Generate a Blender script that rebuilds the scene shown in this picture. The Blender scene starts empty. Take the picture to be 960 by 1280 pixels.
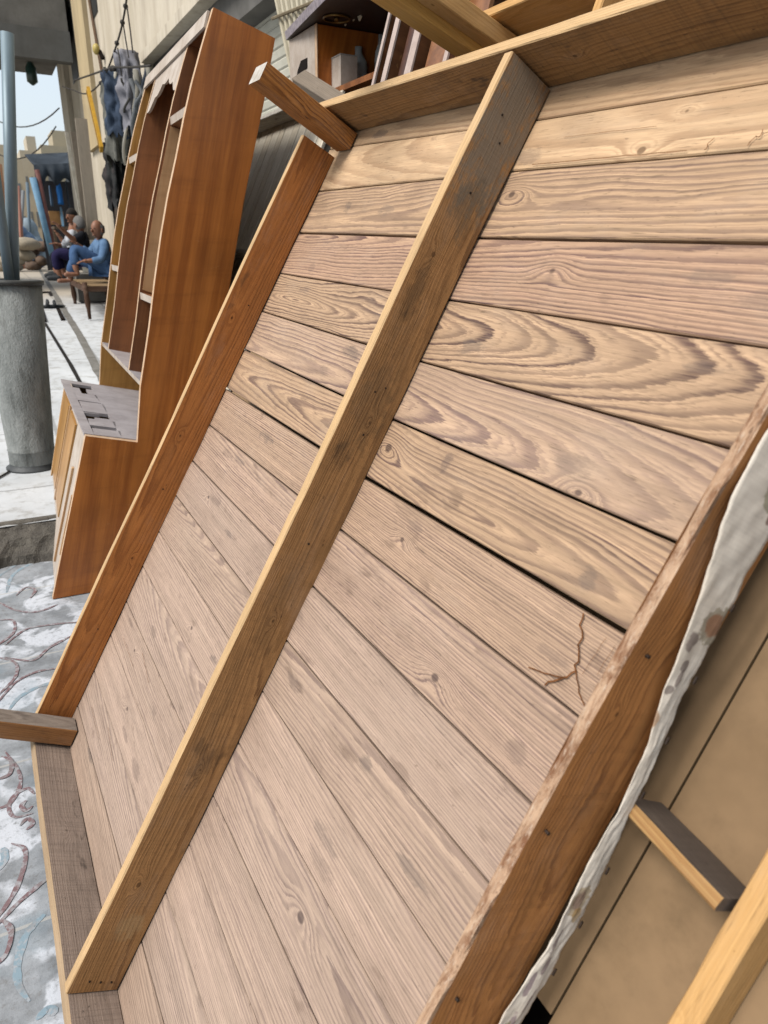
import bpy, bmesh, math, random
from mathutils import Vector, Matrix, noise
random.seed(7)
R_ = math.radians
S = bpy.context.scene
COL = S.collection

# ------------------------------------------------------------------ camera model (metres; camera 1.5 m above the shop floor)
FPX, PCX, PCY, CAMH = 885.0, 480.0, 640.0, 1.5
_dn = Vector((-40, 2330, FPX)).normalized()
_st = Vector((-505, -352, FPX)); _st = (_st - _dn * _st.dot(_dn)).normalized()
_zc = -_dn; _xc = _st.cross(_zc)
ROT = Matrix((_xc, _st, _zc))                       # camera (x right, y down, z forward) -> world
CAM = Vector((0, 0, CAMH))
def ray(px, py): return (ROT @ Vector((px - PCX, py - PCY, FPX))).normalized()
def hit(px, py, p0, n):
    d = ray(px, py); t = (Vector(p0) - CAM).dot(n) / d.dot(n); return CAM + d * t
def atX(px, py, X): return hit(px, py, (X, 0, 0), Vector((1, 0, 0)))
def atY(px, py, Y): return hit(px, py, (0, Y, 0), Vector((0, 1, 0)))
def pave_z(Y):
    if Y < 3.72: return 0.0
    if Y < 5.0: return 0.15
    return 0.15 + 0.052 * (min(Y, 13.0) - 5.0)
def pave(px, py):
    z = 0.15
    for _ in range(60):
        p = hit(px, py, (0, 0, z), Vector((0, 0, 1))); z = 0.5 * z + 0.5 * pave_z(max(3.8, min(p.y, 60)))
    return p

# ------------------------------------------------------------------ colour + node helpers
def lin(c):
    return c / 12.92 if c <= 0.04045 else ((c + 0.055) / 1.055) ** 2.4
ALB = 0.56            # photographed tones -> surface albedo
def hx(s, k=1.0):
    k *= ALB
    s = s.lstrip('#'); return tuple(lin(int(s[i:i+2], 16) / 255) * k for i in (0, 2, 4)) + (1.0,)

class G:
    def __init__(self, name):
        self.m = bpy.data.materials.new(name); self.m.use_nodes = True
        self.nt = self.m.node_tree; self.nt.nodes.clear()
        self.out = self.nt.nodes.new('ShaderNodeOutputMaterial')
        self.b = self.nt.nodes.new('ShaderNodeBsdfPrincipled')
        self.nt.links.new(self.b.outputs[0], self.out.inputs[0])
        self.tc = self.nt.nodes.new('ShaderNodeTexCoord')
        self.obj = self.tc.outputs['Object']
    def put(self, sock, v):
        if isinstance(v, bpy.types.NodeSocket): self.nt.links.new(v, sock)
        else: sock.default_value = v
    def f(self, op, a, b=0.0, c=0.0, clamp=False):
        n = self.nt.nodes.new('ShaderNodeMath'); n.operation = op; n.use_clamp = clamp
        for i, v in enumerate((a, b, c)): self.put(n.inputs[i], v)
        return n.outputs[0]
    def xyz(self, v):
        n = self.nt.nodes.new('ShaderNodeSeparateXYZ'); self.put(n.inputs[0], v); return n.outputs
    def vec(self, x, y, z):
        n = self.nt.nodes.new('ShaderNodeCombineXYZ')
        for i, v in enumerate((x, y, z)): self.put(n.inputs[i], v)
        return n.outputs[0]
    def scale(self, v, s, off=(0, 0, 0)):
        n = self.nt.nodes.new('ShaderNodeMapping'); self.put(n.inputs['Vector'], v)
        n.inputs['Scale'].default_value = s; n.inputs['Location'].default_value = off; return n.outputs[0]
    def noise(self, v, sc=1.0, det=2.0, rough=0.5, dist=0.0):
        n = self.nt.nodes.new('ShaderNodeTexNoise'); self.put(n.inputs['Vector'], v)
        n.inputs['Scale'].default_value = sc; n.inputs['Detail'].default_value = det
        n.inputs['Roughness'].default_value = rough; n.inputs['Distortion'].default_value = dist
        return n.outputs['Fac']
    def ss(self, v, lo, hi, a=0.0, b=1.0):
        n = self.nt.nodes.new('ShaderNodeMapRange'); n.interpolation_type = 'SMOOTHSTEP'
        self.put(n.inputs[0], v); self.put(n.inputs[1], lo); self.put(n.inputs[2], hi); self.put(n.inputs[3], a); self.put(n.inputs[4], b)
        return n.outputs[0]
    def mix(self, f, a, b, mode='MIX'):
        n = self.nt.nodes.new('ShaderNodeMix'); n.data_type = 'RGBA'; n.blend_type = mode
        self.put(n.inputs[0], f); self.put(n.inputs[6], a); self.put(n.inputs[7], b); return n.outputs[2]
    def bump(self, h, strength=0.3, dist=0.002, normal=None):
        n = self.nt.nodes.new('ShaderNodeBump'); self.put(n.inputs['Height'], h)
        n.inputs['Strength'].default_value = strength; n.inputs['Distance'].default_value = dist
        if normal is not None: self.put(n.inputs['Normal'], normal)
        return n.outputs[0]
    def done(self, col, rough=0.7, normal=None, spec=0.3, metal=0.0):
        self.put(self.b.inputs['Base Color'], col); self.put(self.b.inputs['Roughness'], rough)
        self.b.inputs['Specular IOR Level'].default_value = spec; self.put(self.b.inputs['Metallic'], metal)
        if normal is not None: self.put(self.b.inputs['Normal'], normal)
        return self.m

def wood(name, light, dark, ring=0.007, pith=(0.0, -0.08), tilt=(0.0, 0.05), knots=(), contrast=0.8, wob=0.010,
         fib=0.25, grime=0.3, grime_col='#4a3a2c', rough=0.75, seed=0, sharp=0.75, bump=0.35, spec=0.2, bow=0.0, wobx=1.6, saw=0.0, stains=()):
    """sawn timber: growth rings round a pith line, cut by the board's faces; local x runs along the board"""
    g = G(name)
    rnd = random.Random(seed * 77 + 5)
    off = (rnd.uniform(-9, 9), rnd.uniform(-9, 9), rnd.uniform(-9, 9))
    x, y, z = g.xyz(g.obj)
    P = g.scale(g.obj, (1, 1, 1), off)
    d1 = g.f('SUBTRACT', g.noise(g.scale(P, (wobx, 7, 7)), 1.0, 2.0, 0.5), 0.5)
    d2 = g.f('SUBTRACT', g.noise(g.scale(P, (wobx * 3.5, 20, 20), (3, 1, 7)), 1.0, 2.0, 0.55), 0.5)
    wobble = g.f('MULTIPLY_ADD', d1, wob * 5.0, g.f('MULTIPLY', d2, wob * 1.1))
    x2 = g.f('MULTIPLY', g.f('MULTIPLY', x, x), bow)
    yy = g.f('ADD', g.f('SUBTRACT', g.f('MULTIPLY_ADD', x, -tilt[0], y), pith[0]), wobble)
    zz = g.f('ADD', g.f('SUBTRACT', g.f('MULTIPLY_ADD', x, -tilt[1], z), pith[1]), x2)
    zz = g.f('ADD', zz, g.f('MULTIPLY', d1, wob * 2.0))
    r = g.f('SQRT', g.f('ADD', g.f('MULTIPLY', yy, yy), g.f('MULTIPLY', zz, zz)))
    core = None
    for (kx, ky, ks, ka) in knots:
        dx = g.f('DIVIDE', g.f('SUBTRACT', x, kx), ks * 2.4); dy = g.f('DIVIDE', g.f('SUBTRACT', y, ky), ks)
        q = g.f('ADD', g.f('MULTIPLY', dx, dx), g.f('MULTIPLY', dy, dy))
        e = g.f('POWER', 2.718, g.f('MULTIPLY', q, -1.0))
        r = g.f('MULTIPLY_ADD', e, ka, r)
        dx2 = g.f('DIVIDE', g.f('SUBTRACT', x, kx), ks * 0.5); dy2 = g.f('DIVIDE', g.f('SUBTRACT', y, ky), ks * 0.36)
        q2 = g.f('ADD', g.f('ADD', g.f('MULTIPLY', dx2, dx2), g.f('MULTIPLY', dy2, dy2)), g.f('MULTIPLY', d2, 2.5))
        c = g.ss(q2, 1.3, 0.35)
        core = c if core is None else g.f('MAXIMUM', core, c)
    fibre = g.noise(g.scale(P, (9, 420, 420), (1, 2, 3)), 1.0, 3.0, 0.65)
    fibre2 = g.noise(g.scale(P, (3, 95, 95), (5, 2, 1)), 1.0, 4.0, 0.7)
    rag = g.noise(g.scale(P, (16, 260, 260), (4, 8, 1)), 1.0, 3.0, 0.7)
    streak = g.noise(g.scale(P, (1.6, 45, 45), (2, 6, 1)), 1.0, 4.0, 0.7)
    patch = g.noise(g.scale(P, (2.2, 14, 14), (2, 9, 4)), 1.0, 4.0, 0.6)
    rr = g.f('ADD', r, g.f('ADD', g.f('MULTIPLY', g.f('SUBTRACT', fibre2, 0.5), 0.0032), g.f('MULTIPLY', g.f('SUBTRACT', rag, 0.5), 0.0036)))
    ph = g.f('DIVIDE', rr, ring)
    spacing = g.f('MULTIPLY', g.noise(g.vec(g.f('MULTIPLY', ph, 0.35), off[0], off[1]), 1.0, 2.0, 0.6), 1.5)
    ph = g.f('ADD', ph, spacing)
    fr = g.f('FRACT', ph)
    late = g.f('MULTIPLY', g.f('MULTIPLY_ADD', g.ss(fr, 0.42, sharp + .04), .75, g.f('MULTIPLY', g.ss(fr, 0.05, .6), .25)), g.ss(fr, 1.0, 0.92))
    wid = g.ss(g.noise(g.vec(g.f('MULTIPLY', g.f('FLOOR', ph), 0.73), off[2], 1.0), 1.0, 0.0), 0.25, 0.75, 0.55, 1.0)
    late = g.f('MULTIPLY', late, wid)
    fr2 = g.f('FRACT', g.f('ADD', g.f('DIVIDE', rr, max(.0026, ring * .36)), g.f('MULTIPLY', patch, 1.5)))      # narrow rings between the broad ones
    late2 = g.f('MULTIPLY', g.f('MULTIPLY', g.ss(fr2, .35, .75), g.ss(fr2, 1.0, .88)), g.ss(streak, .38, .6, .12, .50))
    late = g.f('MAXIMUM', late, late2)
    late = g.f('MULTIPLY', late, g.ss(fibre, 0.2, 0.75, 0.60, 1.10), clamp=True)
    late = g.f('MULTIPLY', late, g.ss(patch, 0.25, 0.65, 0.68, 1.0))
    fac = g.f('MULTIPLY', late, contrast, clamp=True)
    col = g.mix(fac, hx(light), hx(dark))
    tone = g.f('MULTIPLY_ADD', g.f('SUBTRACT', fibre2, 0.5), fib * 1.6, 1.0)
    tone = g.f('MULTIPLY', tone, g.f('MULTIPLY_ADD', g.f('SUBTRACT', fibre, 0.5), fib * 1.7, 1.0))
    tone = g.f('MULTIPLY', tone, g.f('MULTIPLY_ADD', g.f('SUBTRACT', streak, 0.5), fib * 2.0, 1.0))
    tone = g.f('MULTIPLY', tone, g.f('MULTIPLY_ADD', g.f('SUBTRACT', patch, 0.5), 0.40, 1.0))
    pores = g.noise(g.scale(P, (26, 560, 560), (3, 3, 8)), 1.0, 2.0, 0.6)
    tone = g.f('MULTIPLY', tone, g.ss(pores, .58, .76, 1.0, 1.0 - fib * 1.3))
    dust = g.noise(g.scale(P, (5, 12, 12), (6, 1, 3)), 1.0, 5.0, 0.7)
    col = g.mix(1.0, col, g.vec(tone, tone, tone), 'MULTIPLY')
    col = g.mix(g.f('MULTIPLY', g.ss(dust, .48, .78), .20), col, hx('#c9b5a2'))
    if grime > 0:
        gr = g.noise(g.scale(P, (3.2, 9, 9), (7, 7, 2)), 1.0, 6.0, 0.7)
        gm = g.f('MULTIPLY', g.ss(gr, 0.50, 0.76), grime)
        col = g.mix(gm, col, hx(grime_col))
        spk = g.noise(g.scale(P, (60, 170, 170)), 1.0, 3.0, 0.65)
        col = g.mix(g.f('MULTIPLY', g.ss(spk, 0.66, 0.74), min(1, grime * 1.4)), col, hx(grime_col, .8))
        smu = g.noise(g.scale(P, (9, 22, 22), (1, 4, 9)), 1.0, 3.0, 0.6)
        col = g.mix(g.f('MULTIPLY', g.ss(smu, 0.63, 0.74), min(1, grime * 1.2)), col, hx(grime_col))
    for (sx0, sy0, sxx, syy, amt, sc_) in stains:
        a_ = g.f('DIVIDE', g.f('SUBTRACT', x, sx0), sxx); b_ = g.f('DIVIDE', g.f('SUBTRACT', y, sy0), syy)
        q = g.f('ADD', g.f('ADD', g.f('MULTIPLY', a_, a_), g.f('MULTIPLY', b_, b_)), g.f('MULTIPLY', g.f('SUBTRACT', g.noise(g.scale(P, (30, 60, 60)), 1.0, 5.0, .75), .5), 5.0))
        col = g.mix(g.f('MULTIPLY', g.ss(q, 1.3, .2), amt), col, hx(sc_))
    if core is not None:
        col = g.mix(g.f('MULTIPLY', core, 0.72), col, hx(dark, 0.45))
    h = g.f('ADD', g.f('MULTIPLY', late, 0.5), g.f('MULTIPLY', fibre, 0.7))
    if saw > 0:
        w = g.noise(g.scale(P, (260, 6, 6)), 1.0, 2.0, 0.5); h = g.f('MULTIPLY_ADD', w, saw, h)
        col = g.mix(g.f('MULTIPLY', g.ss(w, 0.45, 0.7), 0.22 * saw), col, hx(grime_col))
    return g.done(col, g.ss(fibre2, 0.2, 0.8, rough - 0.08, rough + 0.1), g.bump(h, bump, 0.0015), spec)

def plain(name, c1, c2=None, sc=6.0, rough=0.7, spec=0.3, metal=0.0, bump=0.15, bd=0.003, stretch=(1, 1, 1), dirt=None, dirt_amt=0.4, detail=5.0):
    g = G(name); P = g.scale(g.obj, stretch)
    n = g.noise(P, sc, detail, 0.6); fine = g.noise(P, sc * 9, 3.0, 0.6)
    col = g.mix(g.ss(n, 0.3, 0.72), hx(c1), hx(c2 or c1))
    t = g.f('MULTIPLY_ADD', g.f('SUBTRACT', fine, 0.5), 0.25, 1.0)
    col = g.mix(1.0, col, g.vec(t, t, t), 'MULTIPLY')
    if dirt:
        dn = g.noise(g.scale(P, (1, 1, 0.35), (4, 5, 6)), sc * 1.7, 6.0, 0.7)
        col = g.mix(g.f('MULTIPLY', g.ss(dn, 0.48, 0.72), dirt_amt), col, hx(dirt))
    return g.done(col, rough, g.bump(g.f('ADD', n, fine), bump, bd), spec, metal)

# ------------------------------------------------------------------ object helpers
def link(o, parent=None):
    COL.objects.link(o)
    if parent: o.parent = parent
    return o
def tag(o, label=None, cat=None, group=None, kind=None):
    if label: o['label'] = label
    if cat: o['category'] = cat
    if group: o['group'] = group
    if kind: o['kind'] = kind
    return o
def empty(name, M4, label, cat, group=None):
    o = bpy.data.objects.new(name, None); o.empty_display_size = 0.1; COL.objects.link(o)
    o.matrix_world = M4; return tag(o, label, cat, group)
def mesh(name, verts, faces, mats, parent=None, smooth=False, fm=None, M4=None):
    me = bpy.data.meshes.new(name); me.from_pydata([tuple(v) for v in verts], [], faces)
    for m in (mats if isinstance(mats, (list, tuple)) else [mats]): me.materials.append(m)
    if fm:
        for p, i in zip(me.polygons, fm): p.material_index = i
    if smooth:
        for p in me.polygons: p.use_smooth = True
    bm = bmesh.new(); bm.from_mesh(me); bmesh.ops.recalc_face_normals(bm, faces=bm.faces); bm.to_mesh(me); bm.free()
    me.update(); o = bpy.data.objects.new(name, me); link(o, parent)
    if M4 is not None: o.matrix_basis = M4
    return o
def basis(x, y, z, o):
    return Matrix(((x[0], y[0], z[0], o[0]), (x[1], y[1], z[1], o[1]), (x[2], y[2], z[2], o[2]), (0, 0, 0, 1)))

class MB:
    """collects shapes of one part"""
    def __init__(self): self.v = []; self.f = []; self.m = []
    def add(self, vs, fs, mi=0):
        b = len(self.v); self.v += [Vector(v) for v in vs]; self.f += [[i + b for i in f] for f in fs]; self.m += [mi] * len(fs)
    def box(self, c, s, mi=0, X=None, Y=None, Z=None):
        c = Vector(c); X = Vector(X or (1, 0, 0)); Y = Vector(Y or (0, 1, 0)); Z = Vector(Z or (0, 0, 1))
        vs = [c + X * (a * s[0] / 2) + Y * (b * s[1] / 2) + Z * (d * s[2] / 2) for a in (-1, 1) for b in (-1, 1) for d in (-1, 1)]
        self.add(vs, [[0, 1, 3, 2], [4, 6, 7, 5], [0, 4, 5, 1], [2, 3, 7, 6], [0, 2, 6, 4], [1, 5, 7, 3]], mi)
    def bar(self, a, b, w, t, mi=0, up=(0, 0, 1)):
        a = Vector(a); b = Vector(b); X = (b - a).normalized(); Y = Vector(up).cross(X)
        if Y.length < 1e-4: Y = Vector((0, 1, 0)).cross(X)
        Y.normalize(); Z = X.cross(Y); self.box((a + b) / 2, ((b - a).length, w, t), mi, X, Y, Z)
    def tube(self, pts, r, n=8, mi=0, cap=True):
        pts = [Vector(p) for p in pts]; rs = r if isinstance(r, (list, tuple)) else [r] * len(pts)
        base = len(self.v); prev = None
        for i, p in enumerate(pts):
            t = (pts[min(i + 1, len(pts) - 1)] - pts[max(i - 1, 0)]).normalized()
            if prev is None: prev = t.orthogonal().normalized()
            a = (prev - t * prev.dot(t)).normalized(); prev = a; c = t.cross(a)
            for k in range(n):
                th = 2 * math.pi * k / n; self.v.append(p + (a * math.cos(th) + c * math.sin(th)) * rs[i])
        for i in range(len(pts) - 1):
            for k in range(n):
                k2 = (k + 1) % n
                self.f.append([base + i * n + k, base + i * n + k2, base + (i + 1) * n + k2, base + (i + 1) * n + k]); self.m.append(mi)
        if cap:
            self.f.append([base + k for k in range(n)]); self.f.append([base + (len(pts) - 1) * n + k for k in range(n)]); self.m += [mi, mi]
    def ball(self, c, rad, n=12, mi=0, fn=None):
        c = Vector(c); rad = rad if isinstance(rad, (tuple, list)) else (rad,) * 3; rings = n // 2 + 1; vs = []; fs = []
        for i in range(rings + 1):
            th = math.pi * i / rings
            for k in range(n):
                ph = 2 * math.pi * k / n; d = Vector((math.sin(th) * math.cos(ph), math.sin(th) * math.sin(ph), math.cos(th)))
                p = Vector((d.x * rad[0], d.y * rad[1], d.z * rad[2]))
                if fn: p = fn(p, d)
                vs.append(c + p)
        for i in range(rings):
            for k in range(n):
                k2 = (k + 1) % n; fs.append([i * n + k, i * n + k2, (i + 1) * n + k2, (i + 1) * n + k])
        self.add(vs, fs, mi)
    def build(self, name, mats, parent=None, smooth=False, M4=None):
        return mesh(name, self.v, self.f, mats, parent, smooth, self.m, M4)

def lumber(name, parent, A, B, yref, wy, tz, mat, warp=0.0015, seed=0, ch=0.0022, n=None, edge=0.0007, taper=None, endcut=0.0):
    """a sawn board from A to B (parent space): local x along it, y along yref, z its thickness; chamfered, slightly crooked"""
    A = Vector(A); B = Vector(B); L = (B - A).length; X = (B - A).normalized(); Y = Vector(yref); Y = (Y - X * Y.dot(X)).normalized(); Z = X.cross(Y)
    rnd = random.Random(seed); n = n or max(6, int(L / 0.05)); vs = []; fs = []
    o1, o2 = rnd.uniform(0, 99), rnd.uniform(0, 99)
    for i in range(n + 1):
        t = i / n; x = (t - 0.5) * L
        cy = warp * 2 * noise.noise((x * 1.7 + o1, 0, 0)); cz = warp * 2 * noise.noise((x * 1.7 + o2, 5, 0))
        k = 1.0 if not taper else 1 + (taper - 1) * t
        hy, hz = wy / 2 * k, tz / 2; c = min(ch, hy * .6, hz * .6)
        ring = [(hy - c, hz), (-hy + c, hz), (-hy, hz - c), (-hy, -hz + c), (-hy + c, -hz), (hy - c, -hz), (hy, -hz + c), (hy, hz - c)]
        for q, (a, b) in enumerate(ring):
            j = noise.noise((x * 14 + q * 7.3 + o1, q, o2)) * edge * 2; xx = x
            if i == 0: xx += ch * .6 + endcut * a
            if i == n: xx -= ch * .6 - endcut * a
            vs.append((xx, a + cy + j, b + cz + j * .6))
    for i in range(n):
        for k in range(8):
            k2 = (k + 1) % 8; fs.append([i * 8 + k, i * 8 + k2, (i + 1) * 8 + k2, (i + 1) * 8 + k])
    fs.append(list(range(8))); fs.append([n * 8 + k for k in range(8)])
    return mesh(name, vs, fs, mat, parent, False, None, basis(X, Y, Z, (A + B) / 2))

def front_faces(o):
    for i, p in enumerate(o.data.polygons):
        if i % 8 in (5, 6, 7) and len(p.vertices) == 4: p.material_index = 1

def panel_prism(name, parent, prof, o0, o1, toP, mat, edge_mat=None, edge_idx=()):
    """flat sheet with outline prof (s, z), between offsets o0 and o1; the listed outline edges take edge_mat"""
    n = len(prof); vs = [toP(s, z, o0) for s, z in prof] + [toP(s, z, o1) for s, z in prof]
    fs = [list(range(n)), list(range(n, 2 * n))]; fm = [0, 0]
    for i in range(n):
        j = (i + 1) % n; fs.append([i, j, n + j, n + i]); fm.append(1 if i in edge_idx and edge_mat else 0)
    return mesh(name, vs, fs, [mat] + ([edge_mat] if edge_mat else []), parent, False, fm)

# ------------------------------------------------------------------ common materials
M = {}
M['edge_pale'] = wood('pale_edge_wood', '#d9bd96', '#b08a5e', 0.004, (0.1, -0.2), (0, 0.02), contrast=0.5, grime=0.2, seed=91, bump=0.25)
M['nail'] = plain('rusty_nail', '#2a221d', '#4a3a30', 300, 0.6, 0.5, 0.6)
M['dark'] = plain('dark_interior', '#1d1815', '#2a221d', 5, 0.9, 0.1)
M['steel'] = plain('galvanised_steel', '#7f909a', '#98a8b0', 9, 0.45, 0.5, 0.55, dirt='#5a5f60', dirt_amt=0.3)
M['skin'] = plain('skin', '#9a6c54', '#87593f', 20, 0.55, 0.35)

# ================================================================== THE PLANKED TABLE
PM = Matrix(((0.01255273, 0.47732454, -0.87863742), (-0.9998111, -0.00704826, -0.01811289), (-0.01483859, 0.87869881, 0.47714591)))
PO = Vector((0.00383949, 2.06143581, 0.0593254))
PM4 = PM.to_4x4(); PM4.translation = PO
def P2W(u, w, n): return PO + PM @ Vector((u, w, n))
table = empty('planked_table', PM4, 'large planked pine table tipped up, underside with crossbars and stub legs facing out', 'table')

sl = [1.922, 1.793, 1.667, 1.543, 1.424, 1.304, 1.178, 1.059, 0.940, 0.823, 0.700, 0.580, 0.456, 0.336, 0.208, 0.080]
sc = [1.897, 1.799, 1.669, 1.545, 1.420, 1.300, 1.178, 1.066, 0.942, 0.822, 0.709, 0.591, 0.468, 0.351, 0.234, 0.112]
sr = [1.890, 1.796, 1.674, 1.549, 1.428, 1.308, 1.189, 1.074, 0.953, 0.840, 0.722, 0.604, 0.482, 0.366, 0.254, 0.136]
gap = [.0016, .0030, .0052, .0030, .0036, .0040, .0072, .0030, .0032, .0030, .0022, .0024, .0030, .0026, .0024, .0026]
tops_l = [1.99] + sl; tops_c = [1.985] + sc; tops_r = [1.985] + sr
bot_l = sl + [-0.012]; bot_c = sc + [-0.012]; bot_r = sr + [-0.012]
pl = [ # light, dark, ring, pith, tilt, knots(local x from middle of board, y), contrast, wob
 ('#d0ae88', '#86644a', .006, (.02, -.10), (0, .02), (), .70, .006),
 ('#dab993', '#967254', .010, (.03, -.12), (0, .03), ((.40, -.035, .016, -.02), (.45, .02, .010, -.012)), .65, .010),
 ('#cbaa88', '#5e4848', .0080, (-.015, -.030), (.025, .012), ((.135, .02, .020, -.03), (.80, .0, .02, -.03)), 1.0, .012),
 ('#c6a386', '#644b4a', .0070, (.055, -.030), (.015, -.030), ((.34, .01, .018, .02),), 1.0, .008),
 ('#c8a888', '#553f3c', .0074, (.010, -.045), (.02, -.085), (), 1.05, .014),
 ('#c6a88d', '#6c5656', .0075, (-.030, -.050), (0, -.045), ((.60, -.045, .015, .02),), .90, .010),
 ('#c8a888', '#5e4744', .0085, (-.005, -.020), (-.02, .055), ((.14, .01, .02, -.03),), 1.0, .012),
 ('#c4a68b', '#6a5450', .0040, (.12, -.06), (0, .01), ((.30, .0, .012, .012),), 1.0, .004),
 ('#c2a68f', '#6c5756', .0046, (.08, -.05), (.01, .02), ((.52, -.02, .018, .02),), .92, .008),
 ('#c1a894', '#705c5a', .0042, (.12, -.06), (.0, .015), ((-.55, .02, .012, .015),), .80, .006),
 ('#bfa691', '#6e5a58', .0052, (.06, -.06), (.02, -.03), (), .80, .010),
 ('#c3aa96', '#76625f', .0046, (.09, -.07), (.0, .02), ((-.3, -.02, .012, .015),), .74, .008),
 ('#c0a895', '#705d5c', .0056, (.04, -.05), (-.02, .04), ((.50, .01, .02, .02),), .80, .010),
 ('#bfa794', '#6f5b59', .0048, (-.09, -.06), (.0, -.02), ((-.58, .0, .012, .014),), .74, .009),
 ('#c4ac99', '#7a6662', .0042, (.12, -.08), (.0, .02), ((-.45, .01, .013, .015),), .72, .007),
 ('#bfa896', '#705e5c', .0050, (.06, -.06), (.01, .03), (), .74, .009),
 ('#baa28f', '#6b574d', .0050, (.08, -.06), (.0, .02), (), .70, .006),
]  # upper boards warmer, lower greyer: daylight gradient painted into the wood tones
def plank_stains(i):
    r = random.Random(100 + i); out = []
    for k in range(3): out.append((r.uniform(-.75, .75), r.uniform(-.04, .04), r.uniform(.012, .05), r.uniform(.006, .018), r.uniform(.25, .55), r.choice(('#6a5a54', '#5d5552', '#7a6a60'))))
    return out
crack_m = plain('split_wood', '#5e3a20', '#8a5a35', 60, 0.9, 0.1)
for i in range(17):
    g0 = gap[i - 1] / 2 if i > 0 else 0; g1 = gap[i] / 2 if i < 16 else 0
    U0, U1 = -0.028, 1.610; uc = (U0 + U1) / 2; nx = 40
    wc = (tops_c[i] + bot_c[i]) / 2; T = 0.020; zo = random.uniform(-.0012, .0012)
    def lerp3(l, c, r, u):
        return l + (c - l) * u / 0.905 if u < .905 else c + (r - c) * (u - .905) / (1.54 - .905)
    vs = []; fs = []; ny = 6
    for a in range(nx + 1):
        u = U0 + (U1 - U0) * a / nx
        t = lerp3(tops_l[i], tops_c[i], tops_r[i], u) - g0; b = lerp3(bot_l[i], bot_c[i], bot_r[i], u) + g1
        t += .0007 * noise.noise((u * 6, i * 3.1, 0)); b += .0007 * noise.noise((u * 6, i * 3.1, 9))
        cup = 0.0012 * math.sin(i * 2.3)
        prof = []
        for k in range(ny + 1):
            q = k / ny; y = b + (t - b) * q; zz = cup * (1 - (2 * q - 1) ** 2) + zo + .0008 * noise.noise((u * 2, i * 5, q))
            if k in (0, ny): zz -= .0022
            prof.append((y - wc, zz))
            if k == 0: prof.append((y - wc + .0018, zz + .0022))
            if k == ny: prof.insert(-1, (y - wc - .0018, zz + .0022))
        ring = [(b - wc, -T)] + prof + [(t - wc, -T)]
        for (y, z) in ring: vs.append((u - uc, y, z))
    m_ = ny + 5
    for a in range(nx):
        for k in range(m_):
            k2 = (k + 1) % m_; fs.append([a * m_ + k, a * m_ + k2, (a + 1) * m_ + k2, (a + 1) * m_ + k])
    fs.append(list(range(m_))); fs.append([nx * m_ + k for k in range(m_)])
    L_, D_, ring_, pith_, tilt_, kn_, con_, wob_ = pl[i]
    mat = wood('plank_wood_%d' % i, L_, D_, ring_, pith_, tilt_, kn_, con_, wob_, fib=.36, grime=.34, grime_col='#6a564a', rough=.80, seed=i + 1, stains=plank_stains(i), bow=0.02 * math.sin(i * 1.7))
    fm = [0] * len(fs)
    def crack(pts, wid):           # split in the board: thin dark opening following the break
        for (x0, y0), (x1, y1) in zip(pts[:-1], pts[1:]):
            d = Vector((x1 - x0, y1 - y0)).normalized(); nrm = Vector((-d.y, d.x)) * wid / 2; b0 = len(vs)
            for (x, y) in ((x0 - d.x * .0005, y0 - d.y * .0005), (x1 + d.x * .0005, y1 + d.y * .0005)):
                vs.append((x - uc + nrm.x, y - wc + nrm.y, .0026)); vs.append((x - uc - nrm.x, y - wc - nrm.y, .0026))
            fs.append([b0, b0 + 1, b0 + 3, b0 + 2]); fm.append(1)
    def jag(p, q, n, amp):
        return [(p[0] + (q[0] - p[0]) * k / n + (random.uniform(-amp, amp) if 0 < k < n else 0), p[1] + (q[1] - p[1]) * k / n + (random.uniform(-amp, amp) if 0 < k < n else 0)) for k in range(n + 1)]
    if i == 7:
        crack(jag((1.490, 1.182), (1.520, 1.118), 9, .004), .0022); crack(jag((1.520, 1.118), (1.560, 1.082), 6, .003), .0016)
        crack(jag((1.520, 1.118), (1.490, 1.080), 7, .003), .0022); crack(jag((1.508, 1.102), (1.455, 1.085), 6, .002), .0016)
        crack(jag((1.535, 1.172), (1.530, 1.120), 5, .001), .0005); crack(jag((1.550, 1.170), (1.548, 1.130), 5, .001), .0005)
        crack(jag((1.568, 1.165), (1.560, 1.120), 5, .001), .0004)
    if i == 1:
        crack(jag((1.31, 1.802), (1.316, 1.818), 6, .003), .0011); crack(jag((1.375, 1.802), (1.385, 1.822), 7, .004), .0010); crack(jag((1.385, 1.812), (1.398, 1.820), 5, .002), .0007)
        crack(jag((1.0, 1.852), (1.20, 1.848), 14, .0007), .0006); crack(jag((.95, 1.806), (1.28, 1.8035), 12, .0010), .0011)
    if i in (13, 15):
        crack(jag((.28, wc + .03), (.40, wc + .01), 8, .0015), .0012); crack(jag((.10, wc - .02), (.26, wc - .024), 8, .0015), .0010)
    o = mesh('plank', vs, fs, [mat, crack_m], table, False, fm); o.matrix_basis = Matrix.Translation((uc, wc, 0))

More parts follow.
